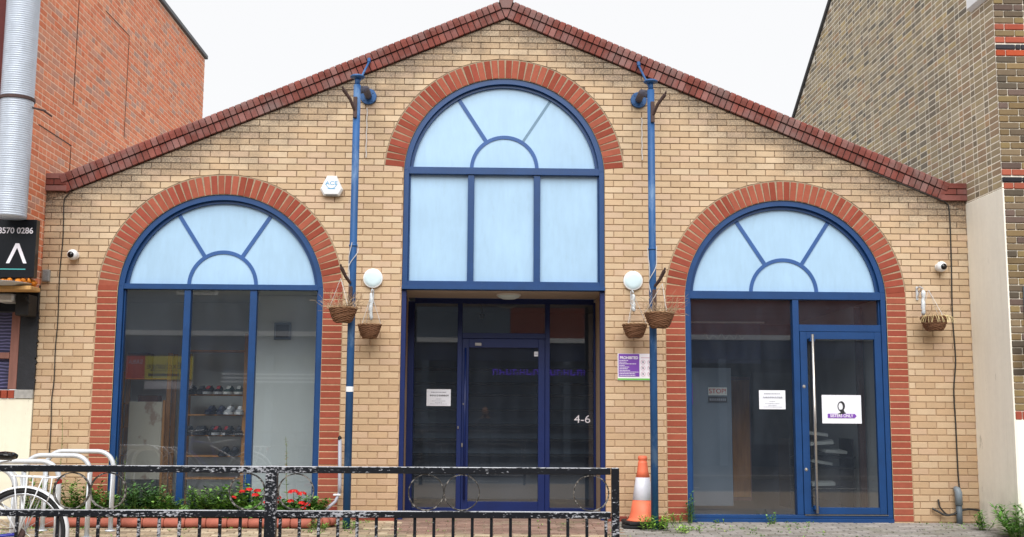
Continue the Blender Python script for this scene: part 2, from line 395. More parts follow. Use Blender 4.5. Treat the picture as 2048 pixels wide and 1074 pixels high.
# paving blocks: laid flat, in view between the wall and about 2.2 m out
def block_col(x, y):
    if x > 1.15:
        c = lin('9b9692') if rnd.random() < .8 else lin('8b8680')          # grey slabs on the right
    elif -1.3 < x < 1.15 and y > -.9: c = lin(rnd.choice(['94786c', '8b7166', '9c8376', '867268']))
    else: c = lin(rnd.choice(['b9a58c', 'a8957e', 'c4b39a', '9d8c78']))
    return shade(c, .82, 1.1)
def block_mesh(c, w, d):
    b = B(); b.box(-w / 2, w / 2, -d / 2, d / 2, -.05, 0, c, bev=.006); return b.mesh('paving_block', 'block')
near, far = [], []
BX, BY = .2, .1
for j in range(0, 26):
    y = -.055 - j * BY
    for i in range(-34, 35):
        x = i * BX + (BX / 2 if j % 2 else 0)
        if -5.35 < x < -1.95 and y > -.58: continue          # planting bed
        if abs(x) > 6.6: continue
        (near if (1.2 < x < 5.4 and j < 5) or (-1.75 < x < 1.2 and j < 12) else far).append((x, y, i, j))
cache = {}
near = near[:300]; 
nset = set((q[2], q[3]) for q in near)
for (x, y, i, j) in near:
    key = (x > 1.15, -1.3 < x < 1.15 and y > -.9, rnd.randrange(7))
    if key not in cache: cache[key] = block_mesh(block_col(x, y), BX - .01, BY - .009)
    o = inst('paving_block', cache[key], (x, y, gz(y) + rnd.uniform(-.0025, .0025)), pav, (rnd.uniform(-.012, .012), rnd.uniform(-.008, .008), 0))
b = B()
for j in range(0, 26):
    y = -.055 - j * BY
    for i in range(-34, 35):
        x = i * BX + (BX / 2 if j % 2 else 0)
        if (-5.35 < x < -1.95 and y > -.58) or abs(x) > 6.6 or (i, j) in nset: continue
        g = gz(y) + rnd.uniform(-.003, .003); b.box(x - .095, x + .095, y - .0455, y + .0455, g - .03, g, block_col(x, y), bev=.005)
b.obj('paving_blocks', 'block', pav, kind='stuff')

# ------------------------------------------------------------------ the brick building
FX0, FX1 = -5.41, 5.36
CH, Z0 = .0754, .0026
WIN = [(-3.355, 2.53, 2.63), (-.097, 3.965, 4.075), (3.19, 2.53, 2.63)]     # centre x, arch centre z, springing z
RO, RI = 1.405, 1.178
bld = thing('brick_building', (0, 0, 0), 'single storey buff brick building with a gabled front and three blue arched windows', 'building')
def zc(x): return APZ - (APX - x) * SLL if x < APX else APZ - (x - APX) * SLR
ZK = 3.72
def clip(poly, a, b_, c):
    out_ = []; n = len(poly)
    for i in range(n):
        p, q = poly[i], poly[(i + 1) % n]; dp, dq = a * p[0] + b_ * p[1] + c, a * q[0] + b_ * q[1] + c
        if dp >= 0: out_.append(p)
        if (dp >= 0) != (dq >= 0):
            t = dp / (dp - dq); out_.append((p[0] + (q[0] - p[0]) * t, p[1] + (q[1] - p[1]) * t))
    return out_
def area(p): return abs(sum(p[i][0] * p[(i + 1) % len(p)][1] - p[(i + 1) % len(p)][0] * p[i][1] for i in range(len(p)))) / 2 if len(p) > 2 else 0
def clean(p):
    o = []
    for q in p:
        if not o or math.hypot(q[0] - o[-1][0], q[1] - o[-1][1]) > .002: o.append(q)
    while len(o) > 1 and math.hypot(o[0][0] - o[-1][0], o[0][1] - o[-1][1]) <= .002: o.pop()
    return o
def brick_solid(b, poly, y, col, chamf=.004, depth=.02):
    """one brick face with eased edges; y is its front"""
    cx = (min(p[0] for p in poly) + max(p[0] for p in poly)) / 2; cz = (min(p[1] for p in poly) + max(p[1] for p in poly)) / 2
    hx = (max(p[0] for p in poly) - min(p[0] for p in poly)) / 2; hz = (max(p[1] for p in poly) - min(p[1] for p in poly)) / 2
    kx, kz = 1 - chamf / hx, 1 - chamf / hz; n = len(poly)
    inn = [(cx + (p[0] - cx) * kx, cz + (p[1] - cz) * kz) for p in poly]
    vs = [(p[0], y, p[1]) for p in inn] + [(p[0], y + chamf, p[1]) for p in poly] + [(p[0], y + depth, p[1]) for p in poly]
    fs = [tuple(range(n))] + [(i, (i + 1) % n, n + (i + 1) % n, n + i) for i in range(n)] + [(n + i, n + (i + 1) % n, 2 * n + (i + 1) % n, 2 * n + i) for i in range(n)]
    b.add(vs, fs, col)
BUFFS = ['d4bb9b', 'd0b696', 'd8c0a1', 'ccb191', 'd3b89c', 'dac3a5', 'd2b695']
def buff_col(): 
    c = lin(rnd.choice(BUFFS)); return shade(c, .92, .99)
variants = []
for i in range(16):
    b = B(); w, h = .1075 + rnd.uniform(-.001, .0008), .0333 + rnd.uniform(-.0006, .0006)
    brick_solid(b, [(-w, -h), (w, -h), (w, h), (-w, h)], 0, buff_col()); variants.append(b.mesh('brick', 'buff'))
rest = B(); nsingle = 0; cand = []
k = 0
while True:
    z0 = Z0 + CH * k + .0042; z1 = z0 + CH - .0084
    if z0 > APZ: break
    ph = (.775 if k % 2 == 0 else .275) * .225
    i = math.floor((FX0 - ph) / .225) - 1
    while True:
        xa = ph + i * .225 + .0042; xb = xa + .2166; i += 1
        if xa > FX1: break
        xa, xb = max(xa, FX0), min(xb, FX1)
        if xb - xa < .02: continue
        zm = (z0 + z1) / 2; ivs = [(xa, xb)]
        for n_, (cx, cz, sp) in enumerate(WIN):
            if n_ == 1: hw = RI + .002 if zm < sp else 0; top = sp
            else: hw = RO + .004; top = sp
            if hw and zm < top:
                nv = []
                for a, c in ivs:
                    if c <= cx - hw or a >= cx + hw: nv.append((a, c)); continue
                    if a < cx - hw: nv.append((a, cx - hw))
                    if c > cx + hw: nv.append((cx + hw, c))
                ivs = nv
        for a, c in ivs:
            if c - a < .018: continue
            poly = [(a, z0), (c, z0), (c, z1), (a, z1)]
            full = (c - a) > .213
            # raked coping
            for sgn, sl in ((-1, SLL), (1, SLR)):
                # keep z <= line - .012
                A, Bc, Cc = (sl, -1, APZ - APX * sl - .012) if sgn < 0 else (-sl, -1, APZ + APX * sl - .012)
                q = clip(poly, A, Bc, Cc)
                if len(q) != len(poly) or any(abs(u[0] - v[0]) > 1e-9 or abs(u[1] - v[1]) > 1e-9 for u, v in zip(q, poly)): full = False
                poly = q
            if (a + c) / 2 < -5.1 or (a + c) / 2 > 5.03:
                q = clip(poly, 0, -1, ZK - .006)
                if len(q) != len(poly) or area(q) < area(poly) - 1e-6: full = False
                poly = q
            if len(poly) < 3: continue
            for n_, (cx, cz, sp) in enumerate(WIN):
                mx, mz = sum(p[0] for p in poly) / len(poly), sum(p[1] for p in poly) / len(poly)
                if mz < sp - .02 or math.hypot(mx - cx, mz - cz) > RO + .2: continue
                d = math.hypot(mx - cx, mz - cz); ux, uz = (mx - cx) / d, (mz - cz) / d
                q = clip(poly, ux, uz, -(ux * cx + uz * cz) - (RO + .010))
                if area(q) < area(poly) - 1e-7: full = False
                poly = q
                if len(poly) < 3: break
            poly = clean(poly)
            if len(poly) < 3 or area(poly) < .0006: continue
            if max(p[0] for p in poly) - min(p[0] for p in poly) < .012 or max(p[1] for p in poly) - min(p[1] for p in poly) < .012: continue
            cand.append((poly, full))
    k += 1
# the 300 that show largest: whole bricks low on the piers, where the view is nearest
fulls = [(math.hypot(sum(p[0] for p in q) / 4 + .29, sum(p[1] for p in q) / 4 - 1.18), n) for n, (q, f) in enumerate(cand) if f]
pick = set(n for _, n in sorted(fulls)[:300])
for n, (poly, full) in enumerate(cand):
    y = rnd.uniform(-.0016, .0016)
    if n in pick:
        cx, cz = sum(p[0] for p in poly) / 4, sum(p[1] for p in poly) / 4
        inst('brick', rnd.choice(variants), (cx, y, cz), bld)
    else: brick_solid(rest, poly, y, buff_col())
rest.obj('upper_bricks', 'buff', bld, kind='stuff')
# wall core in mortar, with the openings
def top_of(x): return min(zc(x), 99) if -5.16 < x < 5.06 else 3.86
def solids(x):
    """solid z intervals of the wall core at x"""
    t = top_of(x); lo = -.1
    for n_, (cx, cz, sp) in enumerate(WIN):
        if abs(x - cx) < RI - 1e-6:
            return [(cz + math.sqrt(max(0, RI ** 2 - (x - cx) ** 2)) if True else sp, t)]
    return [(lo, t)]
def core(x0, x1, f0, f1, b, y0=.009, y1=.30):
    n = max(2, int((x1 - x0) / .03)); 
    for i in range(n):
        a = x0 + (x1 - x0) * i / n; c = x0 + (x1 - x0) * (i + 1) / n
        b.prism([(a, f0(a)), (c, f0(c)), (c, f1(c)), (a, f1(a))], y0, y1)
b = B(); xs = [FX0]
for cx, cz, sp in WIN: xs += [cx - RI, cx + RI]
xs.append(FX1)
for i in range(0, len(xs), 2):
    lo = lambda x: -.1
    segs = [xs[i], xs[i + 1]]
    for cutx in (-5.16, APX, 5.06):
        if segs[0] < cutx < segs[-1]: segs.append(cutx)
    segs.sort()
    for a, c in zip(segs, segs[1:]): 
        zt = (lambda x, a=a, c=c: 3.86 if c <= -5.16 + 1e-6 or a >= 5.06 - 1e-6 else zc(x))
        b.prism([(a, -.1), (c, -.1), (c, zt(c)), (a, zt(a))], .009, .30)
for cx, cz, sp in WIN:
    arcz = lambda x, cx=cx, cz=cz: cz + math.sqrt(max(0, RI ** 2 - (x - cx) ** 2))
    N = 56; pts = [cx - RI * math.cos(PI * j / N) for j in range(N + 1)]
    if cx - RI < APX < cx + RI: pts = sorted(pts + [APX])
    for a, c in zip(pts, pts[1:]):
        if c - a > 1e-5: b.prism([(a, arcz(a)), (c, arcz(c)), (c, zc(c)), (a, zc(a))], .009, .30)
b.obj('wall', 'mortar', bld)
# arch rings
vv = [B() for _ in range(6)]; REDS = ['a65643', 'a1503e', 'ab5c48', '9d4e3f', 'ad604c', 'a45343']
def red_col(): return shade(lin(rnd.choice(REDS)), .78, .95)
am = []
for i in range(10):
    b = B(); w, h = (RO - RI) / 2 - .004, .0335
    brick_solid(b, [(-w, -h), (w, -h), (w, h), (-w, h)], 0, red_col(), .003, .03); am.append(b.mesh('arch_brick', 'red'))
for n_, (cx, cz, sp) in enumerate(WIN):
    th = math.asin((sp - cz) / ((RI + RO) / 2)) - .012; N = 48; b = B()
    b.ring(cx, cz, RI + .0005, RO + .008, .0045, .03, th, PI - th, 80); b.obj('arch_mortar', 'ringm', bld)
    for i in range(N):
        a = th + (PI - 2 * th) * (i + .5) / N + rnd.uniform(-.002, .002); r = (RI + RO) / 2
        inst('arch_brick', rnd.choice(am), (cx + r * math.cos(a), rnd.uniform(-.003, .001), cz + r * math.sin(a)), bld, (0, -a, 0))
# red jambs
jm = []
for i in range(10):
    b = B(); w, h = (RO - RI) / 2 - .003, .0325
    brick_solid(b, [(-w, -h), (w, -h), (w, h), (-w, h)], 0, red_col(), .003, .03); jm.append(b.mesh('jamb_brick', 'red'))
for n_ in (0, 2):
    cx, cz, sp = WIN[n_]
    for s in (-1, 1):
        xm = cx + s * (RI + RO) / 2; b = B(); b.box(xm - (RO - RI) / 2, xm + (RO - RI) / 2 + (0 if s < 0 else .0), .004, .03, -.08, sp + .03); b.obj('jamb_mortar', 'pale', bld)
        k = 0
        while Z0 + CH * (k + 1) < sp + .03:
            inst('jamb_brick', rnd.choice(jm), (xm, rnd.uniform(-.002, .001), Z0 + CH * (k + .5)), bld); k += 1
# raked brick-on-edge coping in two rows
cmh = []
CR = ['8c5048', '854940', '945a50', '7f4840', '8a5852', '7c4840', '946660']
def coping_mesh(outer):
    b = B(); w = .0335 + rnd.uniform(-.001, .001); c = shade(lin(rnd.choice(CR)), .88, 1.08)
    if outer:      # bullnosed top
        pr = [(-.055, -.045), (.045, -.045)]; prof = [(-.045, -.054), (-.05, .0), (-.046, .03), (-.03, .048), (-.005, .055), (.21, .055), (.21, -.054)]
    else: prof = [(-.026, -.054), (-.03, -.05), (-.03, .050), (-.026, .054), (.21, .054), (.21, -.054)]
    n = len(prof); vs = []
    for x, e in ((-w, .005), (-w + .005, 0), (w - .005, 0), (w, .005)):
        for (y, z) in prof: vs.append((x, y + (e if y < .1 else 0), z - (e if z > 0 else -e) * .8))
    fs = []
    for i in range(3):
        for j in range(n): fs.append((i * n + j, i * n + (j + 1) % n, (i + 1) * n + (j + 1) % n, (i + 1) * n + j))
    fs += [tuple(range(n)), tuple(range(4 * n - 1, 3 * n - 1, -1))]
    b.add(vs, fs, c); return b.mesh('coping_brick', 'coping')
cin = [coping_mesh(False) for _ in range(12)]; cout = [coping_mesh(True) for _ in range(12)]
for s, xe, sl in ((-1, -5.17, SLL), (1, 5.07, SLR)):
    ang = math.atan(sl); L = abs(xe - APX) / math.cos(ang); n = 74; dx = math.cos(ang) * s; dz = -math.sin(ang)
    nx, nz = math.sin(ang) * s, math.cos(ang)
    for i in range(n):
        d = (i + .5) * L / n + .012
        for row, off in ((0, .058), (1, .176)):
            px, pz = APX + dx * d + nx * off, APZ + dz * d + nz * off
            jit = rnd.uniform(-.004, .003)
            o = inst('coping_brick', rnd.choice(cout if row else cin), (px, jit, pz), bld, (0, s * ang + rnd.uniform(-.02, .02), 0))
    b = B()
    P0 = (APX, APZ + .005); P1 = (APX + dx * L, APZ + dz * L + .005)
    b.prism([P0, P1, (P1[0] + nx * .212, P1[1] + nz * .212), (P0[0] + 0, P0[1] + .212 / nz)], -.018, .2); b.obj('coping_mortar', 'darkm', bld)
# peak: two wedge shaped closers
b = B(); b.prism([(APX - .012, APZ + .012), (APX + .012, APZ + .012), (APX + .05, APZ + .11), (APX - .05, APZ + .11)], -.032, .21, lin('9a5a52')); b.obj('coping_brick', 'coping', bld)
b = B(); b.prism([(APX - .052, APZ + .12), (APX + .052, APZ + .12), (APX + .085, APZ + .222), (APX, APZ + .238), (APX - .085, APZ + .222)], -.05, .21, lin('936058')); b.obj('coping_brick', 'coping', bld)
# kneelers: flat bricks at both eaves
for x0, x1, outer in ((FX0 - .006, -5.17, -1), (5.05, FX1 + .008, 1)):
    b = B(); b.box(x0 + .006, x1 - .006, -.022, .2, ZK + .006, ZK + .205); b.obj('coping_mortar', 'darkm', bld)
    for r in range(3):
        z0 = ZK + .004 + r * .0715
        wds = [(x0, x1)] if r != 1 else [(x0, (x0 + x1) / 2 + .03 * outer), ((x0 + x1) / 2 + .03 * outer + .009, x1)]
        for a, c in wds:
            xx = .03 * (2 - r) * (-outer)
            b = B(); b.box(a - (xx if outer > 0 and a == x0 else 0) * 0, c, -.032 - .002 * r, .2, z0, z0 + .063, shade(lin(rnd.choice(CR)), .85, 1.05), bev=.004); b.obj('kneeler_brick', 'coping', bld)
# plinth bricks in red at the foot of the two centre piers
for xa, xb in ((-1.94, -1.30), (1.10, 1.77)):
    n = max(1, round((xb - xa) / .225)); w = (xb - xa) / n
    for i in range(n):
        b = B(); b.box(xa + i * w + .005, xa + (i + 1) * w - .005, -.028, .02, -.06, .055, shade(lin('8d4a3e'), .85, 1.1), bev=.004); b.obj('plinth_brick', 'red', bld)

# ------------------------------------------------------------------ windows
def arch_frame(name_root, cx, cz, base, sp, glass_y=.085):
    """outer casing + inner bead of an arched opening as one part"""
    b = B(); r1, r2, r3 = RI - .002, RI - .062, RI - .098
    th = math.asin((sp - cz) / r1)
    for (ra, rb, ya, yb) in ((r2, r1, .018, .13), (r3, r2, .058, .125)):
        t = math.asin((sp - cz) / ((ra + rb) / 2)); b.ring(cx, cz, ra, rb, ya, yb, t, PI - t, 60)
    for s in (-1, 1):
        for (ra, rb, ya, yb) in ((r2, r1, .018, .13), (r3 + .02, r2, .058, .125)):
            xa, xb = sorted((cx + s * ra, cx + s * rb)); b.box(xa, xb, ya, yb, base, sp - .0005, bev=.003)
    return b.obj('arched_window', 'blue', bld)
def fan(win, cx, cz, sp, faded=False):
    ri = RI - .098; t = math.asin((sp - cz) / ri); n = 48
    poly = [(cx + ri * math.cos(t + (PI - 2 * t) * i / n), cz + ri * math.sin(t + (PI - 2 * t) * i / n)) for i in range(n + 1)]
    b = B(); b.prism(poly, .092, .105); b.obj('frosted_pane', 'frost', win)
    b = B(); b.ring(cx + .0, sp - .005, .365, .407, .082, .0915, 0, PI, 36); b.obj('glazing_bar', 'barblue', win)
    for s in (-1, 1):
        a = math.radians(90 - s * 33); w = .022 if not (faded and s > 0) else .016
        p0 = Vector((cx + .405 * math.cos(a), 0, sp - .005 + .405 * math.sin(a))); 
        # run to the casing
        d = Vector((math.cos(a), 0, math.sin(a))); L = .1
        while math.hypot(p0.x + d.x * L - cx, p0.z + d.z * L - cz) < ri: L += .005
        q = Vector((-d.z, 0, d.x)) * w; p1 = p0 + d * L
        b = B(); b.prism([(p0.x - q.x, p0.z - q.z), (p1.x - q.x, p1.z - q.z), (p1.x + q.x, p1.z + q.z), (p0.x + q.x, p0.z + q.z)], .0825 if not (faded and s > 0) else .0895, .0912)
        b.obj('glazing_bar', 'barblue' if not (faded and s > 0) else 'faded', win)
def pane(win, x0, x1, z0, z1, y=.09, mat='glass', name='pane'):
    b = B()
    if mat == 'glass': b.add([(x0, y, z0), (x1, y, z0), (x1, y, z1), (x0, y, z1)], [(0, 1, 2, 3)])
    else: b.box(x0, x1, y, y + .012, z0, z1)
    return b.obj(name, mat, win)
def bar(win, name, x0, x1, z0, z1, y0=.03, y1=.125, mat='blue', bev=.003):
    b = B(); b.box(x0, x1, y0, y1, z0, z1, bev=bev); return b.obj(name, mat, win)
# left window
cx, cz, sp = WIN[0]; w = arch_frame('l', cx, cz, .02, sp); x0, x1 = cx - RI + .062, cx + RI - .062
fan(w, cx, cz, sp + .028); bar(w, 'transom', x0 - .05, x1 + .05, 2.595, 2.658, .022)
for a, c in ((-3.778, -3.702), (-3.023, -2.943)): bar(w, 'mullion', a, c, .08, 2.594, .04)
bar(w, 'sill', x0, x1, .02, .079, .02)
for a, c in ((x0, -3.778), (-3.702, -3.023), (-2.943, x1)): pane(w, a, c, .079, 2.595)
# centre upper window
cx, cz, sp = WIN[1]; w = arch_frame('c', cx, cz, 2.66, sp - .045); x0, x1 = cx - RI + .062, cx + RI - .062
fan(w, cx, cz, sp - .008, True); bar(w, 'transom', x0 - .05, x1 + .05, 3.985, 4.068, .022)
for a, c in ((-.522, -.448), (.252, .328)): bar(w, 'mullion', a, c, 2.72, 3.984, .04)
for a, c in ((x0, -.522), (-.448, .252), (.328, x1)): pane(w, a, c, 2.718, 3.985, .092, 'frost', 'frosted_pane')
bar(w, 'bottom_rail', x0 - .05, x1 + .05, 2.662, 2.72, .022)
b = B(); b.prism([(cx - RI + .003, 2.618), (cx + RI - .003, 2.618), (cx + RI - .003, 2.661), (cx - RI + .003, 2.661)], -.030, .11); b.obj('sill', 'blue', w)
# right window and door
cx, cz, sp = WIN[2]; w = arch_frame('r', cx, cz, .03, sp); x0, x1 = cx - RI + .062, cx + RI - .062
fan(w, cx, cz, sp + .0); bar(w, 'transom', x0 - .05, x1 + .05, 2.54, 2.632, .022)
bar(w, 'mullion', 3.272, 3.345, .075, 2.539, .03)
bar(w, 'transom', 3.346, x1, 2.168, 2.248, .035)
bar(w, 'sill', x0 - .05, x1 + .05, .036, .074, .012); bar(w, 'sill', x0 - .06, x1 + .06, -.03, .034, -.012)
b = B(); b.box(3.35, x1, .0, .06, .0745, .080); b.obj('threshold', 'steel', w)
pane(w, x0, 3.272, .075, 2.54); pane(w, 3.346, x1, 2.248, 2.54)
# glazed door on the right
def framed_door(parent, x0, x1, z0, z1, st, hd, bt, y0, y1, mat, gy):
    b = B()
    b.box(x0, x0 + st, y0, y1, z0, z1, bev=.003); b.box(x1 - st, x1, y0, y1, z0, z1, bev=.003)
    b.box(x0 + st, x1 - st, y0 + .001, y1 - .001, z1 - hd, z1, bev=.003); b.box(x0 + st, x1 - st, y0 + .001, y1 - .001, z0, z0 + bt, bev=.003)
    d = b.obj('door', mat, parent)
    pane(d, x0 + st, x1 - st, z0 + bt, z1 - hd, gy); return d
dr = framed_door(bld, 3.352, x1 - .003, .083, 2.164, .082, .085, .075, .03, .085, 'blue', .06)
b = B(); b.tube([(3.478, -.045, .10), (3.478, -.045, 2.13)], .0165, 12); b.obj('handle', 'steel', dr, True)
b = B()
for z in (.16, 2.07): b.box(3.448, 3.508, -.045, .03, z - .022, z + .022, bev=.004)
b.obj('handle_bracket', 'blue', dr)
b = B(); b.tube([(3.435, .12, .12), (3.435, .12, 2.08)], .0165, 12); b.obj('handle', 'steel', dr, True)
for z in (1.53, .585):
    b = B(); b.lathe([(.0, .0), (.017, .0), (.019, -.0), (.019, -.012)], (3.385, .028, z), 'Y', 16); b.lathe([(.0, .004), (.009, .004), (.009, 0)], (3.385, .026, z), 'Y', 12); b.obj('lock', 'steel', dr, True)
# recessed entrance
YD = 1.0
xl, xr = WIN[1][0] - RI, WIN[1][0] + RI
b = B(); b.box(xl + .001, xr - .001, .111, YD, 2.622, 2.655); b.obj('soffit', 'soffit', bld)
for s in (-1, 1):
    xs_ = xl if s < 0 else xr; q_ = [(xs_ - s * .012, .1), (xs_ - s * .012, YD + .2), (xs_ + s * .2, YD + .2), (xs_ + s * .2, .301), (xs_ + s * .001, .301), (xs_ + s * .001, .1)]
    b = B(); b.add([(x_, y_, z_) for z_ in (0, 2.6165) for (x_, y_) in q_], [tuple(range(6)), tuple(range(11, 5, -1))] + [(i, (i + 1) % 6, 6 + (i + 1) % 6, 6 + i) for i in range(6)]); b.obj('reveal', 'reveal', bld)
for a, c in ((xl + .001, xl + .055), (xr - .055, xr - .001)):
    b = B(); b.box(a, c, .02, .099, 0, 2.617, bev=.003); b.obj('entrance_post', 'navy', bld)
es = B(); es.box(-1.262, -1.183, YD, YD + .09, .0, 2.58, bev=.003); es.box(1.045, 1.068, YD, YD + .09, .0, 2.58, bev=.003)
es.box(-1.182, 1.044, YD + .001, YD + .089, 2.555, 2.621, bev=.003); es.box(-1.182, -.648, YD + .001, YD + .089, .0, .06, bev=.003); es.box(.50, 1.044, YD + .001, YD + .089, 0, .06, bev=.003)
es.box(-.647, -.588, YD + .001, YD + .09, .0, 2.554, bev=.003); es.box(.440, .499, YD + .001, YD + .09, .0, 2.554, bev=.003); es.box(-.587, .439, YD + .001, YD + .089, 2.122, 2.19, bev=.003)
ent = es.obj('entrance_screen', 'navy', bld)
pane(ent, -1.182, -.648, .06, 2.555, YD + .06); pane(ent, .50, 1.044, .06, 2.555, YD + .06); pane(ent, -.587, .439, 2.19, 2.555, YD + .06)
dc = framed_door(bld, -.585, .437, .02, 2.118, .082, .11, .115, YD - .012, YD + .05, 'navy', YD + .03)
b = B(); b.tube([(-.545, YD - .05, .16), (-.545, YD - .05, 2.0)], .012, 10); b.obj('handle', 'navy', dc, True)
for (x, z, w_, h) in ((-.563, 1.313, .022, .022), (-.627, 1.026, .018, .035), (-.576, .814, .018, .05)):
    b = B(); b.box(x - w_ / 2, x + w_ / 2, YD - .02, YD + .0, z - h / 2, z + h / 2, bev=.003); b.obj('lock', 'steel', dc)
b = B(); b.box(-.43, -.35, YD - .022, YD - .012, 2.03, 2.066, bev=.002); b.obj('door_contact', 'steel', dc)
text('house_number', '4-6', .135, (.906, YD + .057, 1.133), 'signwhite', ent, sx=1.15)
# raised step of brown pavers in the entrance
b = B(); b.box(xl, xr, 0, YD + .1, -.1, .004); struct(b.obj('entrance_floor', mat_simple('entrance_tiles', '8d7467', .85, var=(9, .8, 1.1))))
# ------------------------------------------------------------------ interior seen through the glass
def ibox(name, x0, x1, y0, y1, z0, z1, mat, parent=bld, **k):
    b = B(); b.box(x0, x1, y0, y1, z0, z1, **k); return b.obj(name, mat, parent)
ibox('interior_floor', -5.3, 5.3, .301, 6.0, -.08, .0, 'ifloor')
ibox('interior_ceiling', -5.3, xl - .21, .301, 6.0, 2.66, 2.72, 'iwall'); ibox('interior_ceiling', xr + .21, 5.3, .301, 6.0, 2.66, 2.72, 'igrey')
ibox('interior_ceiling', xl - .2, xr + .2, YD + .2, 6.0, 2.66, 2.72, 'igrey')
ibox('interior_wall', -5.3, xl - .21, 2.25, 2.33, 0, 2.655, 'iwall')              # back of the left room
ibox('interior_wall', -5.3, -5.2, .301, 2.245, 0, 2.655, 'iwhite')
ibox('interior_wall', -3.19, -2.02, 1.2, 1.28, 0, 2.655, 'iwall')                   # plain return behind the right-hand pane
ibox('interior_wall', xl - .3, xl - .21, .301, 2.24, 0, 2.655, 'iwall')
ibox('interior_wall', xl - .2, xr + .2, 3.3, 3.38, 0, 2.655, 'igrey')
ibox('interior_wall', xr + .21, 5.3, 5.0, 5.08, 0, 2.655, 'idark')
ibox('interior_wall', xr + .21, xr + .30, .301, 4.99, 0, 2.655, 'igrey')
ibox('interior_wall', 2.15, 2.86, 1.5, 1.6, .06, 1.80, 'igrey')                       # pale screen in the right room
ibox('interior_wall', 4.62, 5.3, .9, .98, 0, 2.655, 'iwhite')
ibox('interior_wall', 4.62, 4.70, .99, 4.99, 0, 2.655, 'iwall')
# picture frame on the plain wall
p = thing('picture_frame', (-2.84, 1.18, 2.2), 'small dark square picture frame on the grey wall behind the left window', 'picture frame')
b = B(); b.box(-2.945, -2.735, 1.165, 1.197, 2.10, 2.31, bev=.004); b.obj('frame', 'frame_wood' if 0 else 'igrey', p)
b = B(); b.box(-2.92, -2.76, 1.158, 1.164, 2.125, 2.285); b.obj('picture', 'shelfblack', p)
# shoe racks
def rack(loc, w, zs, h, label, depth=.3, board=False):
    x, y = loc; r = thing('shoe_rack', (x, y, 0), label, 'shoe rack')
    for sx in (0, 1):
        for yy in (y, y + depth):
            b = B(); xx = x + sx * w; b.box(xx - .028, xx + .028, yy - .012, yy + .02, 0, h - (.0 if sx else .25), bev=.003); b.obj('post', 'pine', r)
    for z in zs:
        b = B(); b.box(x + .03, x + w - .03, y - .005, y + depth, z - .012, z + .006, bev=.002); b.obj('shelf', 'pine', r)
    return r
SZ = (.36, .64, .90, 1.16, 1.415)
rack((-4.17, 1.62), .80, SZ + (1.98,), 2.2, 'tall pine shoe rack holding pairs of shoes behind the middle pane of the left window')
rack((-4.98, 1.75), .60, (.35, .64, 1.0, 1.30, 1.62), 1.95, 'pine shelf rack with a dark top box behind the left pane of the left window', .25)
t = tag(ibox('storage_box', -4.93, -4.66, 1.76, 1.98, 1.63, 1.95, 'darkwood', None, bev=.006), 'dark brown box on top of the left pine rack', 'box')
t = tag(ibox('storage_box', -4.70, -4.45, 1.50, 1.7, 1.306, 1.40, 'darkwood', None, bev=.006), 'flat dark brown box on a shelf of the left pine rack', 'box')
m = M('stained_board', lin('cfc8b6'), .7); f = m.ramp(m.noise(5, 6), .58, .66); m.mix(m.math('MULTIPLY', f, .6), lin('8a5a44')); MT['sboard'] = m.m
bd = thing('notice_board', (-4.5, 1.45, .4), 'cream board with brown stains leaning against the left pine rack', 'board')
b = B(); b.box(-4.78, -4.36, 1.42, 1.44, .35, 1.32, bev=.008); b.obj('panel', 'sboard', bd)
b = B(); b.box(-4.355, -4.325, 1.41, 1.45, .02, 1.34, bev=.003); b.obj('edge', 'pine', bd)
def shoe_mesh(col, sole, col2):
    b = B(); L = .26
    st = []
    for i in range(9):
        t = i / 8; w = (.034, .038, .036, .034, .038, .044, .046, .038, .018)[i]; h = (.075, .088, .085, .078, .066, .056, .048, .038, .022)[i]
        st.append((t * L, w, h))
    vs = []; fs = []; seg = 8
    for (yy, w, h) in st:
        for k in range(seg):
            a = 2 * PI * k / seg; x = w * math.cos(a); z = .022 + (h - .022) * (.5 + .5 * math.sin(a)) if math.sin(a) > -.9 else .022
            vs.append((x * (1 if math.sin(a) < .5 else .72), -yy, z))
    for i in range(8):
        for k in range(seg): fs.append((i * seg + k, i * seg + (k + 1) % seg, (i + 1) * seg + (k + 1) % seg, (i + 1) * seg + k))
    fs += [tuple(range(seg)), tuple(range(8 * seg, 9 * seg))]
    b.add(vs, fs, col)
    s = B(); vs = []
    for (yy, w, h) in st: vs += [(-w * 1.08, -yy * 1.02, 0), (w * 1.08, -yy * 1.02, 0), (w * 1.08, -yy * 1.02, .024), (-w * 1.08, -yy * 1.02, .024)]
    fs = [(4 * i + k, 4 * i + (k + 1) % 4, 4 * i + 4 + (k + 1) % 4, 4 * i + 4 + k) for i in range(8) for k in range(4)] + [(0, 1, 2, 3), (32, 33, 34, 35)]
    s.add(vs, fs, sole)
    l = B()
    for i in range(4): l.box(-.018, .018, -.115 - i * .02, -.107 - i * .02, .070 - i * .006, .083 - i * .007, col2)
    # opening of the shoe
    l.lathe([(.0, .0), (.024, .0), (.024, .004)], (0, -.05, .082), seg=10, col=(.01, .01, .01))
    ms = M('shoe', rough=.6).tint() if 'shoe' not in MT else None
    if ms: MT['shoe'] = ms.m
    return b.mesh('upper', 'shoe', True), s.mesh('sole', 'shoe'), l.mesh('laces', 'shoe')
bk = shoe_mesh(lin('16171b'), lin('24252a'), lin('3b3d44')); rd = shoe_mesh(lin('1d1f26'), lin('b8b8ba'), lin('b02a34'))
wt = shoe_mesh(lin('c9ccd0'), lin('e4e4e4'), lin('f0f0f0')); gr = shoe_mesh(lin('2c4a44'), lin('d9d9d4'), lin('d9d9d4')); nv = shoe_mesh(lin('1c2440'), lin('2a2f40'), lin('40465a'))
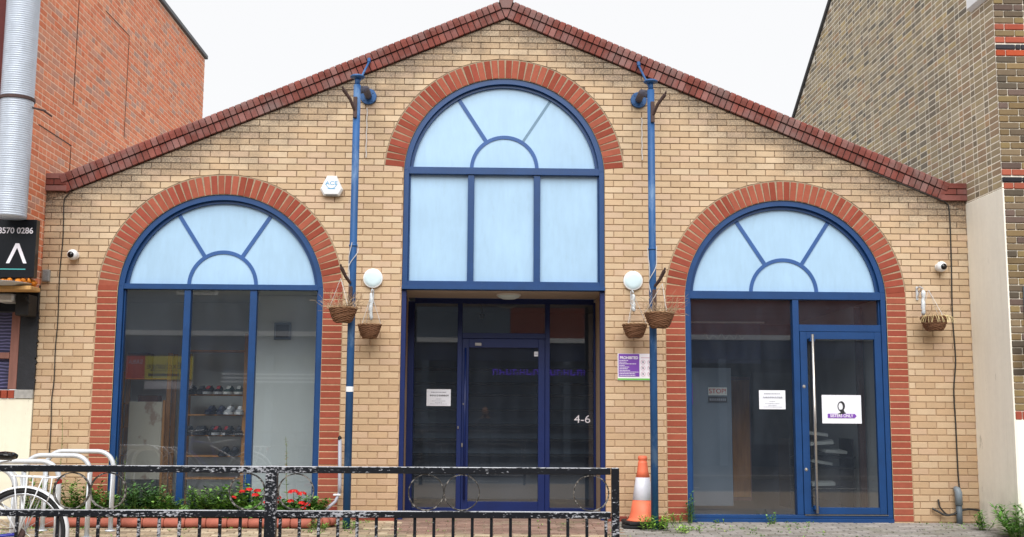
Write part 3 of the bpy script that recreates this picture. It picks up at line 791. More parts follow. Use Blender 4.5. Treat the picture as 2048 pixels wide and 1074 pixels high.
def shoes(x, z, kit, label, y=1.78, group=None):
    for s in (-1, 1):
        t = thing('shoe', (x + s * .052, y, z + .007), label + (', left shoe of the pair' if s < 0 else ', right shoe of the pair'), 'shoe', 'shoes on the rack')
        for nm, me in zip(('upper', 'sole', 'laces'), kit):
            o_ = inst(nm, me, (x + s * .056, y - .0, z + .007), t, (0, 0, s * .06)); o_.scale = (1.15, 1.1, 1.3)
for x, kit, d in ((-4.0, bk, 'black trainer at the left end of the top shelf'), (-3.78, rd, 'black trainer with red laces on the top shelf'), (-3.52, gr, 'green trainer with white sole on the top shelf')): shoes(x, 1.415, kit, d)
for x, kit, d in ((-3.74, nv, 'navy trainer in the middle of the second shelf'), (-3.5, wt, 'white trainer at the right end of the second shelf')): shoes(x, 1.16, kit, d)
for x, kit, d in ((-4.02, bk, 'black trainer at the left end of the third shelf'), (-3.84, bk, 'black trainer second from the left on the third shelf'), (-3.66, rd, 'black and red trainer on the third shelf'), (-3.5, bk, 'black trainer at the right end of the third shelf')): shoes(x, .90, kit, d)
shoes(-3.55, .64, bk, 'black trainer alone on the fourth shelf')
# dark shelving in the entrance hall
r = thing('wall_shelving', (-.1, 3.2, 0), 'long black wall shelves across the hall behind the entrance door', 'shelving')
for z in (.42, .62, .83, 1.04, 1.25, 1.46, 1.62, 1.82):
    b = B(); b.box(-1.4, 1.25, 3.05, 3.295, z - .018, z + .018, bev=.003); b.obj('shelf', 'shelfblack', r)
for x in (-1.42, 1.27):
    b = B(); b.box(x - .02, x + .02, 3.04, 3.295, .0, 1.9, bev=.003); b.obj('side', 'shelfblack', r)
cm = thing('dome_camera', (-.38, 1.6, 2.62), 'tiny black dome camera on the ceiling behind the entrance transom', 'camera')
b = B(); b.lathe([(0, -.07), (.02, -.065), (.032, -.045), (.036, -.02), (.036, 0), (0, 0)], (-.35, 1.5, 2.47)); b.obj('dome', 'gloss', cm, True)
b = B(); b.tube([(-.35, 1.5, 2.47), (-.35, 1.5, 2.66)], .01, 8); b.obj('stem', 'shelfblack', cm)
# right-hand room
w_ = thing('projection_screen', (2.75, 1.3, 2.2), 'dark blue poster hanging behind the right window under the transom', 'poster')
vmat('poster_blue', '10214a', rough=.5, var=(3, .5, 1.5)); b = B(); b.box(2.2, 3.25, 1.49, 1.50, 1.86, 2.38); b.obj('sheet', 'poster_blue', w_)
sq = B(); sq.tube([(2.5 + i * .022, 1.486, 2.2 + .03 * math.sin(i * 1.3) * (1 + .5 * math.sin(i * .7))) for i in range(25)], .006, 5); sq.obj('script_line', 'grey_pvc', w_); b = B(); b.tube([(2.15, 1.49, 2.39), (3.3, 1.49, 2.39)], .012, 8); b.obj('rail', 'white', w_)
ps = thing('notice', (2.4, 1.49, 1.3), 'small purple notice with a white emblem on the pale screen in the right room', 'notice')
b = B(); b.box(2.16, 2.36, 1.48, 1.495, 1.33, 1.60); b.obj('sheet', 'purple', ps); b = B(); b.lathe([(0, 0), (.035, 0), (.035, .004), (0, .004)], (2.26, 1.478, 1.48), 'Y', 16); b.obj('emblem', 'pink', ps)
s_ = thing('stop_sign', (2.68, 1.49, 1.47), 'small stop notice stuck on the pale screen in the right room', 'sign')
b = B(); b.box(2.56, 2.80, 1.485, 1.495, 1.45, 1.55); b.obj('board', 'iwall', s_); text('lettering', 'STOP!', .085, (2.68, 1.482, 1.50), 'redplastic', s_)
b = B(); b.box(2.56, 2.80, 1.485, 1.495, 1.36, 1.43); b.obj('lower_strip', 'ink', s_); sq = B()
for i in range(9): sq.box(2.575 + i * .024, 2.590 + i * .024, 1.481, 1.484, 1.38, 1.41)
sq.obj('small_print', 'greyink', s_)
for i, (x, z, a, d) in enumerate(((4.05, .95, .25, 'topmost'), (4.15, .83, -.2, 'second'), (4.3, .72, .15, 'third'), (4.1, .58, .35, 'fourth'), (4.15, .30, -.1, 'lowest'))):
    t = thing('paper_stack', (x, 2.0, z), 'white paper stack on the desk shelves behind the glazed door, %s of the pile' % d, 'papers')
    b = B(); b.box(-.15, .15, -.11, .11, 0, .04, bev=.002); me = b.mesh('sheets', 'iwall'); o_ = inst('sheets', me, (x, 2.0, z), t, (.1, a * .4, a))
    b = B(); b.box(-.16, .16, -.115, .115, -.006, 0); o_ = inst('folder', b.mesh('folder', 'shelfblack'), (x, 2.0, z), t, (.1, a * .4, a))
dk = thing('desk', (4.1, 2.2, 0), 'dark desk with shelves behind the glazed door', 'desk')
for z in (.26, .53, .67): ibox('shelf', 3.7, 4.55, 1.85, 2.4, z - .02, z, 'shelfblack', dk)
for x in (3.7, 4.53): ibox('side', x - .02, x, 1.85, 2.4, 0, .9, 'shelfblack', dk)
pt = tag(ibox('timber_post', 4.50, 4.58, 1.5, 1.58, 0, 2.6, 'darkwood', None, bev=.004), 'brown timber post standing behind the glazed door', 'post')
cab = thing('cabinet', (3.1, 2.6, 0), 'tan wooden cabinet at the back of the right room', 'cabinet')
ibox('carcass', 2.95, 3.5, 3.2, 3.6, 0, 1.75, 'frame_wood', cab, bev=.004); ibox('door', 2.97, 3.22, 3.18, 3.199, .05, 1.7, 'pine', cab, bev=.003); ibox('door', 3.23, 3.48, 3.18, 3.199, .05, 1.7, 'pine', cab, bev=.003)
# ------------------------------------------------------------------ left neighbour
LX = -5.412
tw = thing('red_brick_tower', (-6.5, 3, 0), 'tall orange red brick building rising behind the left end of the gabled front', 'building')
TR = ['e88f6c', 'e28460', 'ea9876', 'e59070', 'd69a84', 'f0a480', 'c69a8a', 'e2987a', 'ee946e', 'ea8b68', 'f09a76', 'ec906e']
def coursed_wall(root, X, facing, y0, y1, z0, zt, cols, mats, name, course=.075, bl=.225, flemish=False, near_fn=None, skip=None, zfix=0.0):
    """brick courses on a wall in the plane x = X that recedes along Y"""
    st = B(); singles = []; k = int(z0 / course); r = random.Random(11)
    mesh_cache = {}
    while True:
        za = k * course + .0065 + zfix; zb = za + course - .013
        if za > max(zt(y0), zt(y1)): break
        y = y0 - (.5 * bl if k % 2 else 0) ; i = 0
        while y < y1:
            if flemish: L = bl if (i + k) % 2 == 0 else .1125
            else: L = bl if k % 4 != 3 else .1125
            a, c = max(y + .007, y0), min(y + L - .007, y1); y += L; i += 1
            if c - a < .03: continue
            if skip and skip((a + c) / 2, (za + zb) / 2): continue
            top = min(zb, zt(a), zt(c))
            if top - za < .02: continue
            singles.append((a, c, za, top))
        k += 1
    singles.sort(key=lambda q: near_fn((q[0] + q[1]) / 2, (q[2] + q[3]) / 2) if near_fn else 0)
    for n, (a, c, za, zb) in enumerate(singles):
        col = shade(lin(r.choice(cols)), .86, 1.08, r)
        if flemish: mean = lin('a89a7e'); col = tuple(.76 * u + .24 * v_ for u, v_ in zip(col, mean))
        j = r.uniform(-.001, .001) * facing
        def geo(bb, ya, yb, zaa, zbb, xx):
            cc = .004; f = facing
            vs = [(xx, ya + cc, zaa + cc), (xx, yb - cc, zaa + cc), (xx, yb - cc, zbb - cc), (xx, ya + cc, zbb - cc),
                  (xx - f * cc, ya, zaa), (xx - f * cc, yb, zaa), (xx - f * cc, yb, zbb), (xx - f * cc, ya, zbb),
                  (xx - f * .02, ya, zaa), (xx - f * .02, yb, zaa), (xx - f * .02, yb, zbb), (xx - f * .02, ya, zbb)]
            fs = [(0, 1, 2, 3)] + [(i_, (i_ + 1) % 4, 4 + (i_ + 1) % 4, 4 + i_) for i_ in range(4)] + [(4 + i_, 4 + (i_ + 1) % 4, 8 + (i_ + 1) % 4, 8 + i_) for i_ in range(4)]
            bb.add(vs, fs, col)
        if n < 300:
            key = (round(c - a, 3), round(zb - za, 3), r.randrange(6))
            if key not in mesh_cache:
                bb = B(); geo(bb, -(c - a) / 2, (c - a) / 2, -(zb - za) / 2, (zb - za) / 2, 0); mesh_cache[key] = bb.mesh('brick', mats)
            inst('brick', mesh_cache[key], (X + j, (a + c) / 2, (za + zb) / 2), root)
        else: geo(st, a, c, za, zb, X + j)
    st.obj(name, mats, root, kind='stuff')
def visL(y, z): return y > .31 and z < 3.75 + y * .2
coursed_wall(tw, LX, 1, -.5, 6.82, 2.62, lambda y: 7.52, TR, 'townred', 'far_bricks', near_fn=lambda y, z: y * 1.2 + abs(z - 4), skip=visL)
b = B(); b.box(-9, LX - .0035, -.49, 6.82, 2.62, 7.52); b.obj('wall', 'rm', tw)
b = B(); b.box(-9.1, LX + .04, -.56, 6.88, 7.525, 7.60, bev=.01); b.obj('roof_edge', vmat('dark_flashing', '4a4c50', rough=.5), tw)
for (a, c, d, e) in ((.66, .67, 4.94, 6.28), (2.62, 2.63, 5.0, 6.5), (1.63, 2.63, 6.495, 6.505), (-.33, .68, 4.425, 4.435), (.67, .68, 3.6, 4.43)):
    b = B(); b.box(LX - .003, LX + .0045, a, c, d, e); b.obj('movement_joint', 'darkwood', tw)
vmat('oxide', '5b1f1c', rough=.8, var=(9, .7, 1.2))
b = B(); b.box(-9, -5.44, -.56, -.501, 2.7, 7.52); b.obj('front_cladding', 'oxide', tw)
# shop below
sh = thing('takeaway_shop', (-6.3, -.2, 0), 'takeaway shopfront left of the buff building with black pier and striped blind', 'shop')
for (nm, a, c, d, e, z0, z1, mt) in (('wall', -9, -5.415, -.02, .25, -.1, 1.33, 'render2'), ('sill_block', -5.62, -5.412, -.035, .2, 1.331, 1.43, None), ('pier', -5.60, -5.402, -.03, .2, 1.431, 2.31, None),
                                 ('lintel', -9, -5.405, -.04, .2, 2.311, 2.62, None), ('window_frame', -5.70, -5.605, -.03, .05, 1.435, 2.31, 'frame_wood'), ('window_frame', -9, -5.705, -.028, .05, 1.78, 1.85, 'frame_wood')):
    if nm == 'pier': mt = vmat('black_masonry_paint', '191b22', rough=.55, var=(12, .7, 1.4), bump=(30, .6, .004))
    if nm == 'sill_block': mt = vmat('worn_concrete', 'a9a7a3', rough=.9, var=(20, .7, 1.15), bump=(30, .6, .004))
    if nm == 'lintel': mt = MT['signblack']
    b = B()
    if nm == 'pier':      # the painted edge straggles over the neighbour's brickwork
        n = 40; ps_ = [(c + .012 * noise.noise(Vector((0, 0, i * .9))) * 2, z0 + (z1 - z0) * i / n) for i in range(n + 1)]
        b.prism([(a, z0)] + ps_ + [(a, z1)], d, e)
    else: b.box(a, c, d, e, z0, z1, bev=.004)
    b.obj(nm, mt, sh)
for i in range(12):
    b = B(); x = -5.655 - i * .078; b.box(x - .034, x + .034, -.04, .1, 1.333, 1.425, shade(lin('a04c38'), .85, 1.1), bev=.004); b.obj('sill_brick', 'red', sh)
b = B(); b.box(-9, -5.706, .03, .04, 1.43, 2.31); m = M('purple_stripes', lin('30304e'), .35); s1 = m.zval()[2]
sn = m.math('SINE', m.math('MULTIPLY', m.math('ADD', s1, m.math('MULTIPLY', m.noise(3, 3), .06)), 165)); m.mix(m.ramp(sn, .1, .8), lin('6d6a94')); m.mix(m.ramp(m.noise(1.6, 3), .45, .7), lin('20212f')); b.obj('blind', m.m, sh)
sg = thing('shop_sign', (-6.3, -.55, 2.95), 'black fascia sign with white phone number and chevron logo above the takeaway', 'sign')
b = B(); b.box(-8.5, -5.255, -.60, -.505, 2.64, 3.285, bev=.004); b.obj('board', 'signblack', sg)
text('phone_number', '020 8570 0286', .092, (-5.288, -.603, 3.157), 'signwhite', sg, 'RIGHT', sx=.98, bold=.0015)
b = B(); 
for s in (-1, 1): b.prism([(-5.452 + s * .0, 3.018), (-5.452 + s * .02, 3.018), (-5.452 + s * .112, 2.797), (-5.452 + s * .075, 2.797), (-5.452, 2.97)], -.604, -.6005)
b.obj('logo', 'signwhite', sg); b = B(); b.box(-8.4, -5.348, -.603, -.6005, 2.727, 2.737); b.obj('rule', 'teal', sg)
fc = thing('food_board', (-5.6, -.5, 2.55), 'model tray of orange fried food on a wooden board under the black sign', 'food display')
b = B(); b.box(-6.6, -5.25, -.66, -.40, 2.50, 2.545, bev=.006); b.obj('board', 'board', fc)
b = B(); b.lathe([(.0, .0), (.30, .0), (.42, .028), (.43, .034), (.30, .01), (0, .01)], (-5.72, -.53, 2.546), seg=32); pl = b.obj('plate', 'galv', fc, True); 
r2 = random.Random(3)
for i in range(34):
    x = -6.0 + .75 * r2.random(); y = -.6 + .14 * r2.random(); b = B()
    pr = [(.0, -.5), (.6, -.4), (1, 0), (.7, .4), (0, .5)]; R_ = r2.uniform(.026, .042)
    b.lathe([(p_[0] * R_, p_[1] * R_ * 1.3) for p_ in pr], (0, 0, 0), seg=9)
    b.v = [(v[0] * (1 + .25 * noise.noise(Vector(v) * 60 + Vector((i, 0, 0)))) * 1.3, v[1], v[2] * (1 + .3 * noise.noise(Vector(v) * 50 + Vector((0, i, 0))))) for v in b.v]
    inst('fried_piece', b.mesh('fried_piece', 'chicken', True), (x, y, 2.575 + r2.uniform(0, .035)), fc, (r2.uniform(-1, 1), r2.uniform(-1, 1), r2.uniform(0, 3)))
ub = thing('shutter_box', (-5.5, -.2, 2.5), 'black shutter housing with a pale bracket under the food board', 'shutter box')
b = B(); b.box(-5.56, -5.415, -.30, -.045, 2.25, 2.49, bev=.01); b.obj('housing', 'black', ub); b = B(); b.box(-5.78, -5.57, -.34, -.05, 2.40, 2.49, bev=.02); b.obj('bracket', 'galv', ub); b = B(); b.tube([(-5.6, -.2, 2.44), (-5.45, -.31, 2.46), (-5.40, -.31, 2.38)], .012, 8); b.obj('hook', 'black', ub)
mb = thing('junction_box', (-5.34, -.03, 2.72), 'small worn grey junction box on the left edge of the buff wall', 'junction box')
b = B(); b.box(-5.385, -5.302, -.045, -.002, 2.665, 2.80, bev=.006); b.obj('cover', vmat('dull_grey', '8f9090', rough=.7, var=(60, .75, 1.2)), mb); b = B(); b.box(-5.375, -5.312, -.05, -.0455, 2.675, 2.79, bev=.004); b.obj('lid', vmat('dull_grey_lid', '808384', rough=.6, var=(90, .7, 1.25)), mb)
# spiral duct
du = thing('spiral_duct', (-5.49, -.8, 3.3), 'large shiny spiral steel extract duct rising up the left building', 'duct')
b = B(); pr = []; z = 3.27; 
while z < 6.6:
    pr += [(.172, z), (.172, z + .014), (.1745, z + .017), (.1745, z + .020), (.172, z + .023)]; z += .0245
b.lathe([(p_[0], p_[1]) for p_ in pr], (-5.472, -.80, 0), seg=44); b.obj('pipe', 'duct', du, True)
b = B(); b.lathe([(.18, -.018), (.187, -.016), (.187, .016), (.18, .018)], (-5.472, -.80, 4.585), seg=48); b.obj('clamp_band', 'rust', du)
b = B(); b.tube([(-5.31, -.8, 4.50), (-5.17, -.75, 4.475)], .012, 8); b.tube([(-5.2, -.75, 4.48), (-5.2, -.51, 4.48)], .01, 8); b.obj('support_rod', 'rust', du)

# ------------------------------------------------------------------ right neighbour
RX = 5.362
nb = thing('stock_brick_house', (7, 2, 0), 'tall old brown stock brick house with cream rendered base at the right', 'building')
SB = ['a3947a', '8f8575', 'b2a082', 'bba987', '7c756c', 'a5977e', '938878', 'c2ac7e', '857b6b', 'ad9f86', '66635f', 'b7a480', '9c917c', 'b39272', 'a38a72', '7c7264', 'b5a890', 'ada08a', 'a89878']
rake = lambda y: 8.03 + (4.81 - y) * (8.03 - 6.67) / (7.19 - 4.81)
zt_ = lambda y: min(rake(y), 9.2)
coursed_wall(nb, RX, -1, -.925, 7.19, 3.66, zt_, SB, 'stock', 'far_bricks', flemish=True, near_fn=lambda y, z: y * 1.2 + abs(z - 4.4), skip=lambda y, z: (y > .31 and z < 3.75 + y * .2) or z > 8.6, zfix=.03)
b = B(); vs = [(RX + .0035, -.92, -.1), (RX + .0035, 7.18, -.1), (RX + .0035, 7.18, rake(7.18)), (RX + .0035, 5.0, rake(5.0)), (RX + .0035, 2.9, 9.1), (RX + .0035, -.92, 9.1)]
vs2 = [(9, *v[1:]) for v in vs]; b.add(vs + vs2, [tuple(range(6)), tuple(range(11, 5, -1))] + [(i, (i + 1) % 6, 6 + (i + 1) % 6, 6 + i) for i in range(6)]); b.obj('wall', 'sm', nb)
b = B(); p0, p1 = Vector((RX - .02, 7.24, rake(7.24) + .01)), Vector((RX - .02, 2.6, rake(2.6) + .01)); b.tube([p0, p1], .03, 6); b.obj('verge_flashing', 'dark_flashing' if 'dark_flashing' in MT else 'black', nb)
# rendered base: side return and front
b = B(); b.box(RX - .004, RX + .0145, -.949, .30, -.1, 3.69, bev=.005); b.obj('render_return', 'render', nb)
b = B(); b.box(RX + .015, 9, -.948, -.6, -.1, 1.17, bev=.006); b.obj('render_front', 'render', nb)
# front courses above the render
k = 0; z = 1.17; r3 = random.Random(5); fb = B()
while z < 5.83:
    zt = z + .065; cols = ['7f6d51', '6f6252', '8c7756', '5f564a', '93805a', '6e5d55', '7a6b58', '85745c']; bandred = False; dark = False
    if z < 1.2: cols = REDS; h = .09; zt = z + .085
    for (c0, kind) in ((5.53, 'r'), (5.38, 'r'), (5.31, 'd'), (5.235, 'o'), (3.83, 'r'), (3.755, 'd'), (3.68, 'r')):
        if abs(z + .03 - c0) < .038: cols = {'r': REDS, 'o': ['c25a3a', 'b85436'], 'd': ['2e2e34', '3a3a40']}[kind]; dark = kind == 'd'
    x = RX - .003 if z > 3.69 else RX + .012; i = 0
    if z < 1.2: L0 = .075
    while x < 8.97:
        L = (.225 if (i + k) % 2 == 0 else .1125) if z >= 1.2 else .075
        if dark: L = .06
        if z > 3.69 and i == 0: L = (.1125 if k % 2 else .225)
        pr_ = -.952 if not dark else -.957
        b = B(); b.box(x + .004, x + L - .005, pr_ - r3.uniform(0, .004), -.915, z, zt - (.012 if dark else 0), shade(lin(r3.choice(cols)), .8, 1.1, r3), bev=.005)
        if x < 6.5: b.obj('front_brick', 'stock', nb)
        else: fb.v, fb.f, fb.c = fb.v + b.v, fb.f + [tuple(q_ + len(fb.v) for q_ in f_) for f_ in b.f], fb.c + b.c
        x += L; i += 1
    z = zt + .0105; k += 1
fb.obj('far_front_bricks', 'stock', nb, kind='stuff')
b = B(); b.box(RX + .015, 9, -.94, -.93, 1.17, 3.69); b.obj('front_mortar', 'sm', nb); b = B(); b.box(RX, 9, -.94, -.93, 3.70, 5.84); b.obj('front_mortar', 'sm', nb)
b = B(); b.prism([(5.345, 5.895), (9, 5.895), (9, 6.1), (5.30, 6.1), (5.30, 5.93)], -.985, -.4); b.obj('cornice', 'white', nb)
# ------------------------------------------------------------------ opposite side of the street (seen reflected)
op = thing('opposite_terrace', (0, -17, 0), 'grey and red brick terrace across the street, seen only reflected in the glass', 'building')
vmat('terrace_brick', '8a4a3c', rough=.9, var=(6, .75, 1.15)); vmat('shop_dark', '2b3440', rough=.3); vmat('sign_yellow', 'fff23a', rough=.5); vmat('sign_orange', 'f2561e', rough=.5)
def ob(name, x0, x1, y0, y1, z0, z1, mat, parent=op, **k):
    b = B(); b.box(x0, x1, y0, y1, z0, z1, **k); return b.obj(name, mat, parent)
ob('wall', .4, 26, -24, -16.9, 3.35, 6.8, 'terrace_brick'); ob('rendered_wall', -26, .39, -24, -16.9, 3.35, 6.8, 'igrey'); ob('shopfront', -26, 26, -24, -17.0, -.3, 2.7, 'shop_dark')
ob('fascia', -26, 26, -24, -16.8, 2.7, 3.2, 'poster_blue'); ob('cornice', -26, 26, -24, -16.7, 3.21, 3.34, 'white')
for i in range(13):
    x = -24 + i * 4
    ob('window', x - .55, x + .55, -16.89, -16.85, 4.3, 5.9, 'white'); ob('pane', x - .47, x + .47, -16.86, -16.82, 4.38, 5.82, 'igrey')
    ob('pilaster', x + 1.9, x + 2.1, -16.95, -16.75, -.1, 2.695, 'igrey')
    if i % 2: ob('shop_door', x - .5, x + .5, -16.99, -16.93, -.1, 2.2, 'igrey')
ms_ = thing('exchange_sign', (-8.6, -16.7, 2.4), 'yellow and orange shop sign across the street, seen mirrored in the left window', 'sign')
ob('board', -9.25, -8.0, -16.79, -16.74, 2.05, 2.66, 'sign_yellow', ms_); ob('end_panel', -9.75, -9.26, -16.79, -16.74, 2.05, 2.66, 'sign_orange', ms_); ob('lower_strip', -9.25, -8.0, -16.79, -16.74, 1.80, 2.0, 'signwhite', ms_)
RT = (PI / 2, 0, PI)
text('lettering', 'Exchange', .24, (-8.75, -16.735, 2.40), 'ink', ms_, rot=RT); text('lettering', 'SARA', .16, (-9.5, -16.735, 2.5), 'signwhite', ms_, rot=RT)
ob('rule', -9.15, -8.35, -16.74, -16.73, 2.14, 2.20, 'ink', ms_)
ob('rule', -9.1, -8.4, -16.74, -16.73, 2.27, 2.285, 'ink', ms_)
glow = M('lit_purple_letters', lin('5a35d8')); glow.b.inputs['Emission Color'].default_value = (.16, .06, .9, 1); glow.b.inputs['Emission Strength'].default_value = .45; glow = glow.m
pu = thing('lit_fascia', (1.5, -16.7, 2.3), 'purple lettered fascia across the street, seen mirrored in the entrance glass', 'sign')
ob('board', -.6, 3.6, -16.79, -16.74, 2.1, 2.6, 'shop_dark', pu); lb = B()
for i in range(17):
    x = -.1 + i * .19 + (.1 if i > 7 else 0); lb.box(x, x + .04, -16.74, -16.73, 2.30, 2.46); lb.box(x + .04, x + .11, -16.74, -16.73, (2.43, 2.36, 2.30)[i % 3], (2.46, 2.39, 2.33)[i % 3]); lb.box(x + .11, x + .14, -16.74, -16.73, 2.30, (2.46, 2.39)[i % 2])
lb.obj('lettering', glow, pu)
aw = thing('striped_awning', (-5.6, -16.4, 2.0), 'white striped awning across the street, seen mirrored in the left window', 'awning')
for i, z in enumerate((1.98, 2.08, 2.18)): ob('stripe', -7.2, -4.6, -16.5 - i * .08, -16.44 - i * .08, z, z + .04, 'white', aw)
ob('valance', -7.2, -4.6, -16.8, -16.72, 1.95, 2.3, 'igrey', aw)
# shop windows: what the panes of the building mirror
for i, (x, w_, c_) in enumerate(((-11.5, 1.6, '55606a'), (-4.6, 1.5, '4a5560'), (-2.4, 1.4, '606a70'), (4.6, 1.6, '46505c'), (7.6, 1.5, '59636c'), (11, 1.6, '4d5862'))):
    vmat('shop_window_%d' % i, c_, rough=.3, var=(1.5, .5, 1.5)); ob('shop_window', x - w_ / 2, x + w_ / 2, -16.99, -16.94, .45, 2.35, 'shop_window_%d' % i)
# ------------------------------------------------------------------ fixtures on the wall
# two blue poles on wall brackets, with hooks
vmat('armpaint', '4a4a58', rough=.6, var=(18, .6, 1.3))
def pole(side, x, yf, label):
    p = thing('banner_pole', (x, yf, gz(yf)), label, 'pole', 'blue poles in front of the gable')
    xt = x + (.0 if side < 0 else .0); zt = 4.86; y = yf
    b = B(); b.tube([(x, y, gz(yf) - .02), (x, y, 2.9), (x, y, zt)], .041, 16); b.lathe([(.041, 0), (.048, .0), (.048, .018), (.041, .02)], (x, y, 3.02), seg=16); b.obj('shaft', 'pole', p, True)
    # cap disc on a short neck
    b = B(); b.tube([(x, y, zt), (x, y, zt + .09)], .03, 12); b.lathe([(0, .12), (.06, .115), (.082, .10), (.082, .088), (.03, .075), (0, .075)], (x, y, zt), seg=20); b.obj('cap', 'pole', p, True)
    # flanged arm back to the wall
    fx = x + (.065 if side < 0 else -.065)
    b = B(); b.tube([(fx, -.0, 4.895), (fx - side * -.0, -.30, 4.90), (x, y, 4.80)], .042, 14); b.obj('wall_arm', 'armpaint', p, True)
    b = B(); b.lathe([(0, -.035), (.09, -.035), (.095, -.03), (.095, -.0), (0, 0)][::-1], (fx, 0, 4.895), 'Y', 24)
    b.v = [(v[0], -abs(v[1]), v[2]) for v in b.v]; b.obj('flange', 'pole', p)
    for a in range(4):
        b = B(); b.lathe([(0, .042), (.010, .042), (.010, .03), (0, .03)], (fx + .07 * math.cos(a * PI / 2 + .7), 0, 4.895 + .07 * math.sin(a * PI / 2 + .7)), 'Y', 8); b.obj('bolt', 'pole', p)
    # tie strap up to the coping
    b = B(); b.tube([(x, y, 4.86), (fx, -.06, 5.30)], .013, 8); b.tube([(fx, -.06, 5.30), (fx, -.04, 5.35)], .022, 8); b.obj('tie_strap', 'galv' if 0 else 'pole', p)
    # upper and lower hooks
    for (z, dz, dx, hz) in ((4.56, .19, side * .13, 0), (2.42, .28, side * .10, 1)):
        b = B(); b.box(x - .022 + side * .012, x + .022 + side * .012, y - .062, y - .04, z - .02 - .07, z + .15, bev=.004); b.obj('hook_plate', 'rust', p)
        b = B(); b.tube([(x + side * .02, y - .055, z + (.0 if not hz else .19)), (x + side * .06, y - .13, z + .10 + .15 * hz), (x + dx, y - .2, z + dz + .06 * hz)], [.017, .018, .021], 8); b.tube([(x + dx, y - .2, z + dz + .06 * hz), (x + dx * 1.06, y - .22, z + dz + .06 * hz + .03)], .012, 6); b.obj('hook', 'rust', p)
    # wire wound about the shaft
    if True:
        for ph, n0 in ((0, 2.70), (2.2, 2.72)):
            pts = []
            for i in range(26):
                t = i / 25; a = ph + t * (2.6 if n0 < 2.71 else 1.6) + .5 * math.sin(t * 5 + x); pts.append((x + (.05 + .012 * math.sin(t * 3.1 + ph)) * math.cos(a), y - abs(.05 * math.sin(a)) - .004, 3.06 - t * (.40 if n0 < 2.71 else .52)))
            b = B(); b.tube(pts, .0045, 5); b.obj('wire', 'wire', p)
    return p
pl_ = pole(-1, -1.772, -.60, 'left blue pole, standing between the left window and the entrance')
pr_ = pole(1, 1.553, -.56, 'right blue pole, standing in front of the purple notice and traffic cone')
b = B(); b.lathe([(.0425, -.028), (.0432, -.028), (.0432, .028), (.0425, .028)], (-1.772, -.6, 1.45), seg=20); b.obj('tape', 'white', pl_)
# white cable strips below the flanges
for x, z0, z1, d in ((-1.72, 4.16, 4.76, 'left'), (1.525, 4.17, 4.68, 'right')):
    b = B(); n = 12; b.tube([(x + .004 * math.sin(i * 1.9), -.012, z0 + (z1 - z0) * i / n) for i in range(n + 1)], .007, 6)
    tag(b.obj('cable_end', 'wire'), 'short white cable hanging on the brickwork beside the top of the %s blue pole' % d, 'cable')
# alarm box
al = thing('alarm_box', (-2.108, -.03, 3.8), 'white hexagonal burglar alarm box between left arch and left pole', 'alarm')
H = [(-.055, .115), (.055, .115), (.132, -.045), (.09, -.118), (-.09, -.118), (-.132, -.045)]
b = B(); q = [(-2.106 + x, 3.815 + z) for x, z in H]; q2 = [(-2.106 + x * .86, 3.815 + z * .86) for x, z in H]; n = 6
vs = [(x, -.075, z) for x, z in q2] + [(x, -.055, z) for x, z in q] + [(x, -.002, z) for x, z in q]
b.add(vs, [tuple(range(n))] + [(i, (i + 1) % n, n + (i + 1) % n, n + i) for i in range(n)] + [(n + i, n + (i + 1) % n, 2 * n + (i + 1) % n, 2 * n + i) for i in range(n)] + [tuple(range(3 * n - 1, 2 * n - 1, -1))])
b.obj('casing', 'white', al); text('lettering', 'ACE', .062, (-2.106, -.0765, 3.838), 'logoblue', al, sx=1.25)
b = B(); b.ring(-2.106, 3.838, .058, .064, -.0775, -.0755, PI * 1.05, PI * 1.95, 20); b.box(-2.15, -2.06, -.0765, -.0753, 3.77, 3.778); b.obj('logo', 'logoblue', al)
b = B(); b.box(-2.17, -2.04, -.066, -.05, 3.696, 3.71, bev=.003); b.obj('strobe', 'grey_pvc', al)
# cctv cameras
for x, z, d in ((-5.038, 2.972, 'left end of the wall beside the left arch'), (5.003, 2.93, 'right end of the wall above the hanging basket')):
    c = thing('security_camera', (x, -.02, z), 'white ball security camera on the ' + d, 'camera', 'wall cameras')
    b = B(); b.lathe([(.0, .0), (.05, .0), (.05, .02), (.035, .035)][::-1], (x, 0, z), 'Y', 20); b.v = [(v[0], -abs(v[1]), v[2]) for v in b.v]; b.obj('base', 'white', c)
    b = B(); b.lathe([(.062 * math.sin(PI * i / 12), -.062 * math.cos(PI * i / 12)) for i in range(13)], (x, -.075, z), 'Z', 24); b.obj('ball', 'white', c, True)
    b = B(); b.lathe([(0, .066), (.030, .060), (.036, .052), (.036, .04), (0, .04)], (x + (.008 if x > 0 else -.004), -.078, z - .006), 'Y', 20); b.obj('lens', 'gloss', c, True)
# round bulkhead lights
for x, z, d in ((-1.605, 2.737, 'left'), (1.405, 2.737, 'right')):
    l = thing('bulkhead_light', (x, -.02, z), 'round white bulkhead lamp on the brick pier to the %s of the entrance' % d, 'lamp', 'round lamps either side of the entrance')
    b = B(); b.lathe([(0, .052), (.06, .051), (.094, .046), (.103, .036), (.104, .03)], (x, 0, z), 'Y', 36); b.obj('diffuser', 'opal', l, True)
    b = B(); b.lathe([(.104, .04), (.112, .036), (.112, .0), (.0, .0)], (x, 0, z), 'Y', 36); b.obj('rim', 'white', l)
cl = thing('ceiling_lamp', (-.025, .5, 2.6), 'round white lamp under the entrance soffit', 'lamp')
b = B(); b.lathe([(0, -.062), (.08, -.055), (.125, -.035), (.14, -.012)], (-.025, .5, 2.62), seg=32); b.obj('diffuser', 'opal', cl, True); b = B(); b.lathe([(.14, -.02), (.148, -.02), (.148, 0), (0, 0)], (-.025, .5, 2.62), seg=32); b.obj('rim', 'white', cl)
